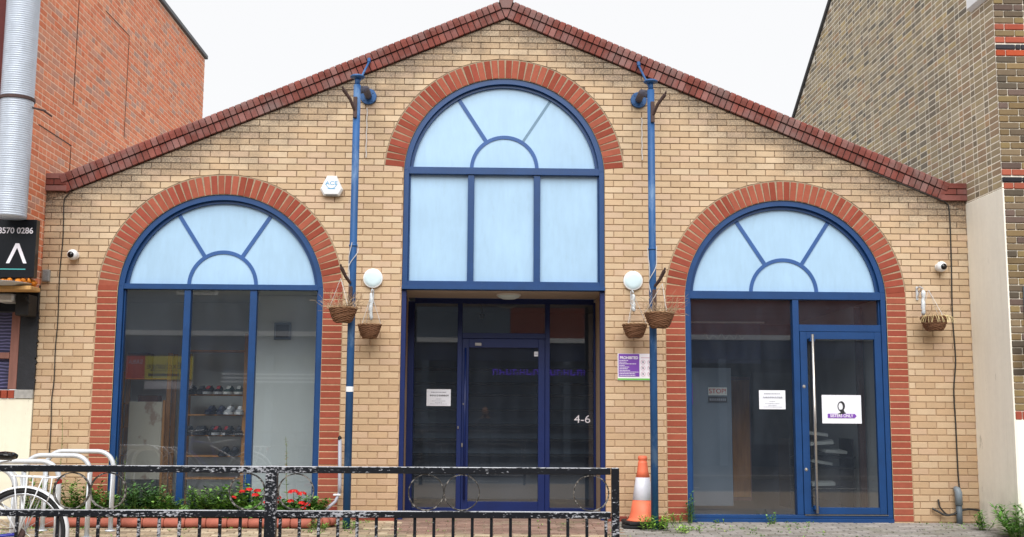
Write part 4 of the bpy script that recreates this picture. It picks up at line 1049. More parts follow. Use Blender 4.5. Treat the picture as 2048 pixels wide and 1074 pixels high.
# cables
def cable(name, pts, r, mat, label):
    P_ = [Vector(p) for p in pts]; out_ = []
    for i in range(len(P_) - 1):
        for j in range(6):
            t = j / 6; p0, p1, p2, p3 = P_[max(i - 1, 0)], P_[i], P_[i + 1], P_[min(i + 2, len(P_) - 1)]
            out_.append(.5 * ((2 * p1) + (-p0 + p2) * t + (2 * p0 - 5 * p1 + 4 * p2 - p3) * t * t + (-p0 + 3 * p1 - 3 * p2 + p3) * t ** 3))
    out_.append(P_[-1]); b = B(); b.tube(out_, r, 6); o = b.obj(name, mat); tag(o, label, 'cable'); return o
cable('wall_cable', [(-5.11, -.04, 3.735), (-5.15, -.014, 3.69), (-5.195, -.012, 3.62), (-5.19, -.012, 3.4), (-5.184, -.012, 3.15), (-5.193, -.012, 2.9), (-5.197, -.012, 2.68), (-5.187, -.012, 2.22), (-5.196, -.012, 1.9), (-5.190, -.012, 1.54), (-5.204, -.012, 1.32), (-5.194, -.012, 1.0), (-5.197, -.012, .5), (-5.2, -.012, .1)], .0062, 'cable', 'thin dark cable running down the left end of the buff wall')
cable('wall_cable', [(4.2, -.04, 4.07), (4.7, -.04, 3.865), (5.03, -.04, 3.73), (5.11, -.014, 3.70), (5.152, -.012, 3.6), (5.149, -.012, 3.0), (5.138, -.012, 2.6), (5.135, -.012, 2.3), (5.148, -.012, 1.85), (5.112, -.012, 1.5), (5.116, -.012, 1.1), (5.119, -.012, .53), (5.13, -.03, .33)], .0078, 'cable', 'thick dark cable running down the right end of the buff wall into a grey pipe')
cable('ground_cable', [(4.80, -.02, .16), (4.85, -.05, .13), (4.93, -.07, .09), (5.02, -.07, .10), (5.08, -.07, .13), (5.2, -.05, .155), (5.34, -.03, .14)], .013, 'cable', 'slack black cable looping behind the grey drain pipe at the foot of the wall')
cable('ground_cable', [(4.875, -.02, .26), (4.88, -.04, .18), (4.93, -.06, .11), (4.97, -.07, .09)], .010, 'cable', 'short dark cable end dropping to the loop beside the grey drain pipe')
dp = thing('drain_pipe', (5.09, -.06, 0), 'short grey pipe standing at the foot of the right end of the wall', 'pipe')
b = B(); b.tube([(5.09, -.065, -.03), (5.09, -.065, .2)], .034, 14); b.obj('lower_pipe', 'grey_pvc', dp, True); b = B(); b.tube([(5.09, -.065, .20), (5.09, -.065, .34), (5.085, -.055, .37), (5.075, -.02, .385)], [.042, .042, .038, .03], 14); b.obj('socket', vmat('pale_pvc', '7c8790', rough=.5), dp, True)
tb = thing('plastic_tube', (-1.93, -.1, 0), 'grey plastic tube bent against the red brick jamb beside the left pole', 'tube')
b = B(); b.tube([(-1.915, -.10, .30), (-1.917, -.10, .4), (-1.928, -.10, .9)], .021, 10); b.tube([(-2.16, -.26, .02), (-2.05, -.16, .13), (-1.96, -.11, .21), (-1.917, -.10, .31)], .018, 10); b.obj('tube', 'tube', tb, True)
b = B(); b.lathe([(.022, 0), (.022, .03), (0, .055)], (-1.93, -.10, .89), seg=10); b.obj('end_cap', 'black', tb); b = B(); b.box(-1.985, -1.90, -.13, -.07, .275, .295, bev=.004); b.obj('clip', 'white', tb)
# PROHIBITED sign
sg = thing('prohibited_sign', (1.45, -.02, 1.74), 'purple and white PROHIBITED notice on the buff pier behind the right pole', 'sign')
ibox('board', 1.222, 1.67, -.016, -.004, 1.585, 1.892, 'signwhite', sg, bev=.002)
ibox('purple_panel', 1.232, 1.472, -.0185, -.0165, 1.628, 1.888, 'purple', sg); ibox('green_band', 1.222, 1.67, -.0185, -.0165, 1.590, 1.608, 'green', sg)
text('lettering', 'PROHIBITED', .044, (1.352, -.020, 1.843), 'signwhite', sg, sx=.86, bold=.0012)
for i, wd in enumerate((.10, .085, .20, .06, .12, .095, .125, .22, .18, .185)):
    b = B(); x = 1.242; z = 1.812 - i * .0188; xe = x + wd
    while x < xe - .005: l = rnd.uniform(.008, .024); b.box(x, min(x + l, xe), -.0205, -.0188, z - .0035, z + .0035); x += l + .004
    b.obj('small_print', 'signwhite', sg)
for i in range(3):
    for j in range(2):
        x, z = 1.515 + j * .075, 1.795 - i * .068
        b = B(); b.ring(x, z, .022, .027, -.0190, -.0165, 0, 2 * PI, 20, closed=True); b.prism([(x - .018, z + .014), (x - .014, z + .018), (x + .018, z - .014), (x + .014, z - .018)], -.019, -.0165); b.obj('prohibition_ring', 'pink', sg)
        b = B(); b.box(x - .008, x + .006, -.0195, -.0168, z - .010, z + .010); b.obj('pictogram', 'greyink', sg)
ibox('small_print', 1.49, 1.60, -.018, -.0165, 1.842, 1.85, 'pink', sg)
# papers taped to the glass
def notice(x0, x1, z0, z1, y, label, kind):
    t = thing('paper_notice', ((x0 + x1) / 2, y, z0), label, 'notice')
    b = B(); n = 6; vs = []
    for i in range(n + 1):
        for j in range(n + 1): vs.append((x0 + (x1 - x0) * i / n, y - .0015 - .004 * abs(noise.noise(Vector((i * .4, j * .4, x0)))), z0 + (z1 - z0) * j / n))
    b.add(vs, [(i * (n + 1) + j, (i + 1) * (n + 1) + j, (i + 1) * (n + 1) + j + 1, i * (n + 1) + j + 1) for i in range(n) for j in range(n)]); b.obj('sheet', 'paper', t)
    y2 = y - .0065; w = x1 - x0; h = z1 - z0
    if kind == 'sisters':
        cx = (x0 + x1) / 2 - .012; cz = z0 + h * .60
        b = B(); N = 28; vs = []
        for i in range(N):       # veiled head: dark crescent round a pale face
            a = 2 * PI * i / N; th = .012 + .012 * max(0, math.cos(a - .45)) ; 
            vs += [(cx + .026 * math.cos(a), y2, cz + .042 * math.sin(a)), (cx + (.026 + th) * math.cos(a) + .002, y2, cz + (.042 + th) * math.sin(a))]
        b.add(vs, [(2 * i, 2 * i + 1, (2 * i + 3) % (2 * N), (2 * i + 2) % (2 * N)) for i in range(N)])
        b.add([(cx - .02, y2 - .0003, cz - .042), (cx + .03, y2 - .0003, cz - .03), (cx + .05, y2 - .0003, cz - .075), (cx + .0, y2 - .0003, cz - .068)], [(0, 1, 2, 3)])
        b.add([(cx - .045, y2 - .0005, cz - .088), (cx + .01, y2 - .0005, cz - .066), (cx + .06, y2 - .0005, cz - .072), (cx + .055, y2 - .0005, cz - .08), (cx - .0, y2 - .0005, cz - .095)], [(0, 1, 2, 3, 4)])
        b.obj('emblem', 'ink', t)
        xa, xb = x0 + w * .14, x1 - w * .13; za, zb = z0 + h * .19, z0 + h * .34
        b = B(); b.prism([(xa, za), (xb - .02, za), (xb, (za + zb) / 2), (xb - .02, zb), (xa, zb)], y2, y2 + .001); b.obj('banner', 'purple', t)
        text('lettering', 'SISTERS ONLY', .048, ((xa + xb) / 2 - .006, y2 - .0012, (za + zb) / 2), 'signwhite', t, sx=.88, ext=.0004, bold=.0008)
    else:
        b = B()
        for k, (fz, fw, th) in enumerate(((.82, .62, .008), (.42, .22, .004), (.30, .55, .004), (.20, .3, .004), (.12, .7, .0035))):
            x = (x0 + x1) / 2 - w * fw / 2; xe = x + w * fw; z = z0 + h * fz
            while x < xe: l = rnd.uniform(.006, .018); b.box(x, min(xe, x + l), y2, y2 + .0012, z - th / 2, z + th / 2); x += l + .005
        b.obj('small_print', 'greyink', t); b = B()
        x = x0 + w * .14
        while x < x1 - w * .14:    # flowing script line
            l = rnd.uniform(.012, .03); z = z0 + h * .62; pts = [(x + l * i / 6, y2, z + .008 * math.sin(i * 1.4 + x * 90)) for i in range(7)]; b.tube(pts, .0022, 4); b.box(x + l * .4, x + l * .4 + .004, y2, y2 + .001, z + .012, z + .016); x += l + .004
        b.obj('script_line', 'ink' if kind == 'dark' else 'greyink', t)
notice(-1.021, -.723, 1.287, 1.493, YD + .055, 'white notice with a line of script on the left side pane of the entrance', 'dark')
notice(2.872, 3.178, 1.268, 1.486, .085, 'white faint notice on the large pane left of the glazed door', 'light')
notice(3.592, 4.05, 1.110, 1.436, .055, 'white SISTERS ONLY notice with a veiled head emblem on the glazed door', 'sisters')
t = thing('sticker', (.33, 1.02, 1.93), 'small white square sticker at the top corner of the entrance door glass', 'sticker')
ibox('sheet', .305, .355, YD + .022, YD + .026, 1.905, 1.965, 'paper', t); ibox('print_line', .312, .348, YD + .0205, YD + .0215, 1.93, 1.936, 'greyink', t)

# ------------------------------------------------------------------ hanging baskets
def wicker_bowl(b, c, rt, rb, h, rings=15, seed=0):
    r_ = random.Random(seed); R_ = []
    for i in range(rings):
        t = (i + .5) / rings; r = rb + (rt - rb) * (t ** .62); z = c[2] + h * t; n = 44; ph = r_.random() * 6; pts = []
        for k in range(n + 1):
            a = 2 * PI * k / n; w = .004 * math.sin(a * 11 + (PI if i % 2 else 0)) + .002 * math.sin(a * 3 + ph)
            pts.append((c[0] + (r + w) * math.cos(a), c[1] + (r + w) * math.sin(a), z + .003 * math.sin(a * 4 + ph)))
        b.tube(pts, h / rings * .62, 5, shade((1, 1, 1), .6, 1, r_))
def basket(cx, y, z, rt, h, label, hang, seed, dry=1.0, pale=False, wire_to=None, green=False):
    t = thing('hanging_basket', (cx, y, z), label, 'basket', 'hanging wicker baskets'); r_ = random.Random(seed); rb = rt * .50
    b = B(); b.lathe([(0, 0), (rb * .96, .002), (rt * .74, h * .4), (rt * .955, h), (rt * .9, h), (rt * .6, h * .5), (0, h * .4)], (cx, y, z), seg=28); b.obj('liner', 'soil', t)
    b = B(); wicker_bowl(b, (cx, y, z), rt, rb, h, 13, seed); b.obj('weave', 'wick', t, True)
    b = B(); n = 40
    for s in (0, 1): b.tube([(cx + (rt + .004 * math.sin(a * 9 + s * PI)) * math.cos(a), y + (rt + .004 * math.sin(a * 9 + s * PI)) * math.sin(a), z + h + .006 * math.cos(a * 9 + s * PI)) for a in [2 * PI * i / n for i in range(n + 1)]], .0065, 5)
    b.obj('rim', 'wick2', t, True)
    for k in range(3):
        a = 2 * PI * k / 3 + seed; p0 = Vector((cx + rt * math.cos(a), y + rt * math.sin(a), z + h)); p1 = Vector(hang); N = 14
        b = B(); b.tube([p0.lerp(p1, i / N) + Vector((.002 * (-1) ** i, .002 * (-1) ** (i // 2), 0)) for i in range(N + 1)], .0032, 4); b.obj('chain', 'wire', t)
    # dead stems
    b = B()
    for i in range(int(75 * dry)):
        a = r_.uniform(0, 2 * PI); rr = rt * math.sqrt(r_.random()) * .9; p = Vector((cx + rr * math.cos(a), y + rr * math.sin(a), z + h * .85)); d = Vector((math.cos(a) * .5, math.sin(a) * .5, r_.uniform(.4, 1.2))).normalized(); pts = [p]; L = r_.uniform(.02, .055) * (1.25 if dry > .6 else .8)
        for k in range(5): d = (d + Vector((r_.uniform(-.7, .7), r_.uniform(-.7, .7), r_.uniform(-.55, .45)))).normalized(); p = p + d * L; pts.append(p)
        b.tube(pts, [.003, .0027, .0024, .002, .0017, .0014], 3)
    b.obj('dead_stems', 'dry', t)
    if pale:
        b = B()
        for i in range(26):
            a = r_.uniform(-2.6, -.4); p = Vector((cx + rt * .9 * math.cos(a), y + rt * .9 * math.sin(a), z + h + .01)); pts = [p]; d = Vector((math.cos(a), math.sin(a), .6)).normalized()
            for k in range(6): d = (d + Vector((r_.uniform(-.2, .2), 0, -.42))).normalized(); p = p + d * .025; pts.append(p)
            b.tube(pts, .0018, 3)
        b.obj('straw', vmat('straw', 'd6c592', rough=.8), t)
    return t
basket(-1.846, -.76, 2.165, .150, .155, 'wicker basket of dry stems hanging from the left blue pole', (-1.875, -.8, 2.64), 1, 1.15)
basket(-1.613, -.20, 2.035, .130, .150, 'small wicker basket on the pier left of the entrance below the round lamp', (-1.602, -.19, 2.54), 2, .12)
basket(1.595, -.75, 2.135, .158, .160, 'wicker basket bushy with dry stems hanging from the right blue pole', (1.63, -.76, 2.62), 3, 1.5)
basket(1.398, -.20, 2.062, .137, .150, 'small wicker basket on the pier right of the entrance above the purple notice', (1.386, -.19, 2.56), 4, .12)
basket(4.835, -.22, 2.17, .152, .155, 'wicker basket trailing pale straw on the wall right of the right arch', (4.80, -.18, 2.64), 5, .3, True)
def wbracket(x, ya, z0, z1, label, long=False):
    t = thing('basket_bracket', (x, -.02, z1), label, 'bracket', 'white wrapped basket brackets')
    b = B(); b.box(x - .012, x + .012, -.02, -.001, z1 - .10, z1 + .06, bev=.003); b.tube([(x, -.015, z1 + .03), (x, -.10, z1 + .05), (x, -.19, z1 + .02)], .009, 8); b.tube([(x, -.012, z1 - .08), (x, -.10, z1 + .0), (x, -.17, z1 + .03)], .007, 6); b.obj('arm', 'galv', t)
    b = B(); n = 10; r = random.Random(int(x * 100)); 
    b.tube([(x + r.uniform(-.006, .006), -.19 + r.uniform(-.004, .004), z1 - (z1 - z0) * i / n) for i in range(n + 1)], [.012] + [r.uniform(.018, .028) for _ in range(n - 1)] + [.012], 7); b.obj('plastic_wrap', 'wrap', t, True)
wbracket(-1.602, 0, 2.24, 2.55, 'white wrapped bracket below the round lamp left of the entrance')
wbracket(1.386, 0, 2.36, 2.56, 'white wrapped bracket below the round lamp right of the entrance')
wbracket(4.728, 0, 2.35, 2.64, 'white wrapped bracket on the wall right of the right arch')
# ------------------------------------------------------------------ plants
def leaf(b, p, d, L, wd, col, bend=.3):
    d = d.normalized(); s = d.cross(Vector((0, 0, 1)));
    if s.length < .05: s = Vector((1, 0, 0))
    s.normalize(); dn = Vector((0, 0, -1)) * bend * L
    m = p + d * L * .5 - dn * -.15; t = p + d * L + dn * .5
    b.add([p, m - s * wd / 2, t, m + s * wd / 2], [(0, 1, 2, 3)], col)
GR = ['5c8438', '6d9644', '4d7332', '7ba552', '648c40', '8cb65c', '4a6c38']
def stems(b, sb, base, n, hgt, spread, r_, leafL, leafW, cols=GR, leaves=14, lean=.25, droop=.3):
    for i in range(n):
        a = r_.uniform(0, 2 * PI); p = Vector(base) + Vector((math.cos(a), math.sin(a) * .7, 0)) * spread * math.sqrt(r_.random()) * .6
        d = Vector((math.cos(a) * lean * r_.random() * 2, math.sin(a) * lean * r_.random(), 1)).normalized(); H_ = hgt * r_.uniform(.55, 1); pts = [p.copy()]; q = p.copy()
        for k in range(6):
            d = (d + Vector((r_.uniform(-.12, .12), r_.uniform(-.12, .12), .03))).normalized(); q = q + d * H_ / 6; pts.append(q.copy())
        sb.tube(pts, [.004, .0035, .003, .0028, .0025, .002, .0015], 4, lin('5c7a38'))
        for k in range(leaves):
            t = .12 + .88 * k / leaves; s = t * 6; i0 = min(5, int(s)); pp = pts[i0].lerp(pts[i0 + 1], s - i0); aa = k * 2.4 + r_.random()
            leaf(b, pp, Vector((math.cos(aa), math.sin(aa), r_.uniform(.1, .9))), leafL * r_.uniform(.6, 1.15) * (1.1 - .4 * t), leafW * r_.uniform(.7, 1.2), shade(lin(r_.choice(cols)), .7, 1.35, r_), droop)
def plant(name, base, n, hgt, spread, label, cat='plant', seed=0, leafL=.06, leafW=.018, cols=GR, leaves=14, lean=.3, group=None, droop=.3):
    t = thing(name, base, label, cat, group); b, sb = B(), B(); stems(b, sb, base, n, hgt, spread, random.Random(seed), leafL, leafW, cols, leaves, lean, droop)
    b.obj('foliage', 'leaf', t); sb.obj('stems', 'leaf', t); return t
# planting bed with terracotta edging
b = B(); b.box(-5.36, -1.98, -.50, -.002, -.08, .05)
bed = struct(b.obj('planting_bed', 'soil'))
ed = thing('bed_edging', (-3.6, -.55, 0), 'rounded terracotta edging along the front of the planting bed', 'edging')
x = -5.3
while x < -2.16:
    b = B(); L = .225; b.tube([(x + .003, -.55, .012), (x + .012, -.55, .012), (x + L - .012, -.55, .012), (x + L - .003, -.55, .012)], [.042, .050, .050, .042], 12, shade((1, 1, 1), .85, 1)); b.obj('edging_tile', 'kerbred', ed, True); x += L
for i in range(4):
    a0, a1 = -PI / 2 + i * PI / 8 + .02, -PI / 2 + (i + 1) * PI / 8 - .02; b = B(); b.tube([(-2.12 + .2 * math.cos(a), -.35 + .2 * math.sin(a), .012 + (.01 * i)) for a in (a0, (a0 + a1) / 2, a1)], .05, 12); b.obj('edging_tile', 'kerbred', ed, True)
specs = [(-5.15, -.35, 9, .50, 'leafy weed at the far left end of the planting bed'), (-4.72, -.30, 10, .46, 'weed clump behind the cycle stands in the planting bed'), (-4.42, -.4, 11, .34, 'low weed clump in the bed between the cycle stands and the window'),
         (-4.05, -.30, 16, .42, 'dense bush with one pink bloom in front of the left pane'), (-3.80, -.35, 11, .26, 'small dark bush beside the dense bush in the bed'), (-3.36, -.32, 13, .36, 'bright green leafy bush under the middle pane'),
         (-3.08, -.38, 14, .29, 'low leafy clump right of the bright green bush'), (-2.92, -.30, 9, .40, 'round leaved plant behind the left of the fence post'),
         (-2.42, -.34, 12, .22, 'low leafy clump between the two red geraniums'), (-2.2, -.30, 10, .27, 'leafy clump behind the right red geranium')]
for i, (x, y, n, h, d) in enumerate(specs):
    plant('bed_plant', (x, y, .045), int(n * 2.6), h, .16 if i != 3 else .24, d, 'plant', 20 + i, .095, .032 if i != 7 else .06, GR if i != 3 else ['3f6538', '4b7340', '446b36', '5a804a'], 26, .42, 'plants in the bed under the left window')
b = B(); r_ = random.Random(77)
for i in range(520):
    x = r_.uniform(-5.3, -2.1); y = r_.uniform(-.48, -.06); p = Vector((x, y, .05))
    for k in range(9):
        a = r_.uniform(0, 6.28); leaf(b, p + Vector((r_.uniform(-.03, .03), r_.uniform(-.03, .03), r_.uniform(0, .10))), Vector((math.cos(a), math.sin(a), r_.uniform(.2, 1.4))), r_.uniform(.04, .09), r_.uniform(.014, .032), shade(lin(r_.choice(GR + ['8d9a52', '74824a'])), .7, 1.3, r_))
tag(b.obj('ground_cover', 'leaf', kind='stuff'), 'low green weeds covering the soil of the planting bed', 'ground cover')
for o_ in (b,): pass
def blossom(b, c, R_, r_, cols, n=40, pl=.022):
    for i in range(n):
        u = Vector((r_.gauss(0, 1), r_.gauss(0, 1), abs(r_.gauss(0, 1)) * .8 + .1)).normalized(); p = Vector(c) + Vector((u.x * R_, u.y * R_, u.z * R_ * .55))
        s = u.orthogonal().normalized(); w = u.cross(s); a0 = r_.random() * 6
        for k in range(5):
            a = a0 + k * 1.256; d = (s * math.cos(a) + w * math.sin(a)); e = (s * math.cos(a + .55) + w * math.sin(a + .55)); f_ = (s * math.cos(a - .55) + w * math.sin(a - .55))
            b.add([p, p + f_ * pl * .55 + u * .002, p + d * pl + u * .003, p + e * pl * .55 + u * .002], [(0, 1, 2, 3)], shade(lin(r_.choice(cols)), .75, 1.15, r_))
def geranium(x, y, heads, label, seed):
    t = thing('geranium', (x, y, .045), label, 'flower', 'red geraniums in the bed'); r_ = random.Random(seed); b, sb, fb = B(), B(), B()
    for i in range(120):      # round lobed leaves
        a = r_.uniform(0, 6.28); rr = .17 * math.sqrt(r_.random()); c = Vector((x + rr * math.cos(a), y + rr * math.sin(a) * .8, .07 + r_.uniform(0, .20) * (1 - rr * 3)))
        u = Vector((r_.uniform(-.6, .6), -r_.uniform(.1, .9), 1)).normalized(); s = u.orthogonal().normalized(); w = u.cross(s); R_ = r_.uniform(.018, .032); n = 9
        vs = [c] + [c + (s * math.cos(2 * PI * k / n) + w * math.sin(2 * PI * k / n)) * R_ * (1 + .12 * (-1) ** k) + u * .006 for k in range(n)]
        b.add(vs, [(0, 1 + k, 1 + (k + 1) % n) for k in range(n)], shade(lin(r_.choice(['4f7a2f', '5f8d3a', '6f9c46', '44692a'])), .75, 1.25, r_))
    b.obj('foliage', 'leaf', t)
    for (hx, hy, hz, R_) in heads:
        sb.tube([(x + (hx - x) * .3, y, .08), (hx, hy, hz - .01)], .003, 4, lin('5a7d36')); h = B(); blossom(h, (hx, hy, hz), R_, r_, ['c8141c', 'e02224', 'b81018', 'e8382c'], int(26 + R_ * 500), .016); h.obj('flower_head', 'petal', t)
    sb.obj('stems', 'leaf', t)
geranium(-2.76, -.38, [(-3.02, -.45, .27, .030), (-2.93, -.44, .335, .028), (-2.85, -.46, .355, .036), (-2.76, -.46, .345, .034), (-2.78, -.47, .30, .036), (-2.66, -.46, .22, .03)], 'red geranium showing through the ring left of the fence post', 5)
geranium(-2.38, -.36, [(-2.54, -.45, .27, .036), (-2.56, -.44, .22, .03), (-2.37, -.46, .33, .058), (-2.28, -.46, .31, .05), (-2.40, -.46, .235, .035), (-2.28, -.47, .215, .034), (-2.22, -.45, .20, .03), (-2.26, -.46, .165, .026)], 'red geranium showing through the ring right of the fence post', 6)
def stalk(x, y, h, label, seed, cols, blobs=26):
    t = thing('flower_stalk', (x, y, .045), label, 'plant', 'tall stalks in the bed'); r_ = random.Random(seed); b = B(); n = 10; lean = r_.uniform(-.02, .02)
    pts = [(x + lean * i / n * 3 + .005 * math.sin(i), y, .045 + h * i / n) for i in range(n + 1)]; b.tube(pts, [.006 - .0004 * i for i in range(n + 1)], 5, lin('71824a')); b.obj('stem', 'leaf', t)
    b = B()
    for i in range(blobs):
        s = r_.uniform(.45, 1) * n; i0 = min(n - 1, int(s)); p = Vector(pts[i0]).lerp(Vector(pts[i0 + 1]), s - i0); a = r_.uniform(0, 6.28)
        for k in range(3): leaf(b, p, Vector((math.cos(a + k), math.sin(a + k), r_.uniform(-.3, .6))), r_.uniform(.014, .03), .013, shade(lin(r_.choice(cols)), .7, 1.2, r_), .6)
    for i in range(10):
        s = r_.uniform(.05, .5) * n; i0 = int(s); a = r_.uniform(0, 6.28); leaf(b, Vector(pts[i0]), Vector((math.cos(a), math.sin(a), .6)), .07, .018, shade(lin(r_.choice(GR)), .7, 1.2, r_), .6)
    b.obj('seed_heads', 'leaf', t)
stalk(-2.47, -.22, .88, 'tall green and brown seed stalk in front of the right pane of the left window', 1, ['6f8c3f', 'a08050', 'c7a070', '8a9a4c'], 40)
stalk(-4.42, -.25, .66, 'pale green stalk at the left edge of the left window', 2, ['b6c07a', '9aa860', 'cdd29a'], 30)
stalk(-3.72, -.30, .46, 'red brown dock stalk in front of the window mullion', 3, ['7d4a35', '945a40', '6a3c2c', '8f6a4a'], 60)
stalk(-5.0, -.12, 1.10, 'thin brown dried stalk against the buff wall behind the cycle stands', 4, ['7a6248', '8f7558'], 18)
stalk(-2.93, -.2, .62, 'thin stalk with a pale round seed head by the right mullion', 8, ['cfd8c0', 'b9c8a0'], 8)
stalk(-4.28, -.2, .62, 'thin green stalk second from the left edge of the left window', 9, ['5d7a3a', '7a9450'], 22)
# weeds along the foot of the wall
WD = ['5f8a3a', '6e9c45', '4d7530', '82ad52', '8fb560']
plant('weed', (2.02, -.12, -.01), 7, .40, .06, 'tall green weed at the left foot of the right window frame', 'weed', 31, .075, .016, ['4f7d4a', '5e8d55', '447044'], 22, .12)
plant('weed', (1.86, -.15, -.01), 6, .17, .10, 'short weed at the foot of the red jamb beside the tall weed', 'weed', 32, .09, .014, WD, 10, .5)
plant('weed', (2.95, -.12, -.01), 5, .13, .07, 'small weed on the blue sill below the large right pane', 'weed', 33, .05, .02, WD, 12, .4)
plant('weed', (2.35, -.10, -.01), 4, .06, .08, 'tiny weed under the left of the large right pane', 'weed', 34, .04, .014, WD, 8, .6)
plant('weed', (1.56, -.60, -.035), 16, .20, .26, 'bright green weed clump round the foot of the right blue pole', 'weed', 35, .075, .022, ['7fae3f', '92bf4b', '6b9a35', 'a3c95c'], 14, .55)
plant('weed', (1.9, -.75, -.05), 14, .09, .30, 'low bright weeds right of the foot of the right blue pole', 'weed', 36, .06, .016, ['7fae3f', '92bf4b', 'a3c95c'], 8, .7)
plant('weed', (-1.75, -.62, -.035), 12, .12, .20, 'low weeds round the foot of the left blue pole', 'weed', 37, .07, .014, WD, 9, .6)
plant('weed', (-2.05, -.68, -.04), 10, .12, .16, 'low weeds beside the curved end of the terracotta edging', 'weed', 38, .07, .014, WD, 9, .6)
plant('weed', (5.35, -1.0, -.06), 34, .40, .24, 'big bushy green weed in front of the cream rendered wall', 'weed', 39, .13, .026, ['5d8f3a', '6ea046', '4d7d32', '80b054'], 20, .55)
plant('weed', (5.16, -.55, -.03), 9, .22, .10, 'smaller weed left of the big bushy weed at the cream wall', 'weed', 40, .10, .02, ['5d8f3a', '7fae50', '4d7d32'], 14, .5)
b = B(); r_ = random.Random(9)
for i in range(900):
    x = r_.uniform(-5.6, 5.3); y = -abs(r_.gauss(0, .55)) - .02
    if -5.35 < x < -1.98 and y > -.6: y -= .6
    if -1.2 < x < 1.0 and r_.random() < .75: continue
    if noise.noise(Vector((x * 1.1, y * 1.6, 3))) < .0: continue
    for k in range(5):
        a = r_.uniform(0, 6.28); leaf(b, Vector((x + r_.uniform(-.02, .02), y + r_.uniform(-.02, .02), gz(y) - .006)), Vector((math.cos(a), math.sin(a), r_.uniform(.3, 1.6))), r_.uniform(.015, .05), r_.uniform(.006, .014), shade(lin(r_.choice(WD + ['8d9a52'])), .7, 1.2, r_))
tag(b.obj('joint_weeds', 'leaf', kind='stuff'), 'small weeds growing in the joints of the paving', 'weeds')
# basket on the right neighbour, at the frame's edge
t = basket(5.60, -1.16, 1.86, .13, .14, 'flowering basket with yellow green foliage on the brown brick house', (5.6, -1.0, 2.25), 12, .5)
t.name = 'hanging_basket_tmp'; t.name = 'flower_basket'; t['group'] = 'flowering baskets'
b, sb = B(), B(); stems(b, sb, (5.6, -1.16, 1.99), 16, .18, .2, random.Random(4), .05, .018, ['c2c04a', 'a9b83e', 'd8cf6a', '8aa23a'], 12, .8, .8); b.obj('foliage', 'leaf', t)
b = B(); r_ = random.Random(8)
for i in range(26):
    a = r_.uniform(0, 6.28); p = Vector((5.6 + .12 * math.cos(a), -1.16 + .12 * math.sin(a), 1.92)); leafp = [p + Vector((.02 * math.cos(a) * k, 0, -.05 * k)) for k in range(5)]; b.tube(leafp, .004, 3, shade(lin('7a4a30'), .7, 1.2, r_))
b.obj('trailing_stems', 'leaf', t)
b = B(); b.tube([(5.6, -.95, 1.75), (5.6, -.96, 2.27), (5.6, -1.1, 2.3), (5.6, -1.16, 2.24)], .008, 8); tag(b.obj('basket_bracket', 'black'), 'black bracket fixed to the brown brick house at the right edge', 'bracket')
b = B(); b.tube([(5.53, -.965, 1.95), (5.53, -.965, 2.6)], .012, 8); tag(b.obj('wall_conduit', 'grey_pvc'), 'thin grey conduit on the brown brick house at the right edge', 'pipe')

# ------------------------------------------------------------------ traffic cone
cn = thing('traffic_cone', (1.43, -.60, gz(-.6)), 'orange traffic cone with white sleeve behind the right blue pole', 'cone')
CX, CY, CZ = 1.455, -.34, gz(-.4)
def cone_r(z): return .030 + (.70 - z) / .70 * .125
def base_plate(z, w, a, nm):
    b = B(); pts = []
    for i in range(24):
        t_ = 2 * PI * i / 24; c_, s_ = math.cos(t_), math.sin(t_); k = .5 * w / (abs(c_) ** 6 + abs(s_) ** 6) ** (1 / 6); pts.append((k * c_, k * s_))
    R_ = Matrix.Rotation(a, 3, 'Z'); vs = []
    for (sc_, zz) in ((.97, z), (1.0, z + .006), (1.0, z + .024), (.95, z + .032)):
        for (x, y) in pts: v = R_ @ Vector((x * sc_, y * sc_, 0)); vs.append((CX + v.x, CY + v.y, CZ + zz + .004 * math.sin(3 * math.atan2(y, x))))
    n = 24; b.add(vs, [(i * n + k, i * n + (k + 1) % n, (i + 1) * n + (k + 1) % n, (i + 1) * n + k) for i in range(3) for k in range(n)] + [tuple(range(n))[::-1], tuple(range(3 * n, 4 * n))]); return b.obj(nm, 'black', cn)
base_plate(.034, .44, .1, 'base')
b = B(); b.lathe([(.19, .066), (.165, .075), (.152, .10), (.137, .16), (.112, .29), (.112, .29)], (CX, CY, CZ), seg=32); b.lathe([(.0765, .53), (.062, .60), (.052, .685), (.052, .70), (.046, .705), (.046, .722), (.052, .728), (.052, .75), (.044, .765), (.03, .768), (.03, .74)], (CX, CY, CZ), seg=32); b.obj('body', 'orange', cn, True)
b = B(); b.lathe([(.113, .288), (.1145, .289), (.0785, .531), (.077, .532)], (CX, CY, CZ), seg=32); b.obj('sleeve', 'sleeve', cn, True)
sb_ = thing('spare_cone_base', (CX, CY, CZ), 'loose black rubber cone base lying under the traffic cone', 'cone base'); pc_ = cn; cn = sb_; base_plate(-.002, .47, -.14, 'plate'); cn = pc_

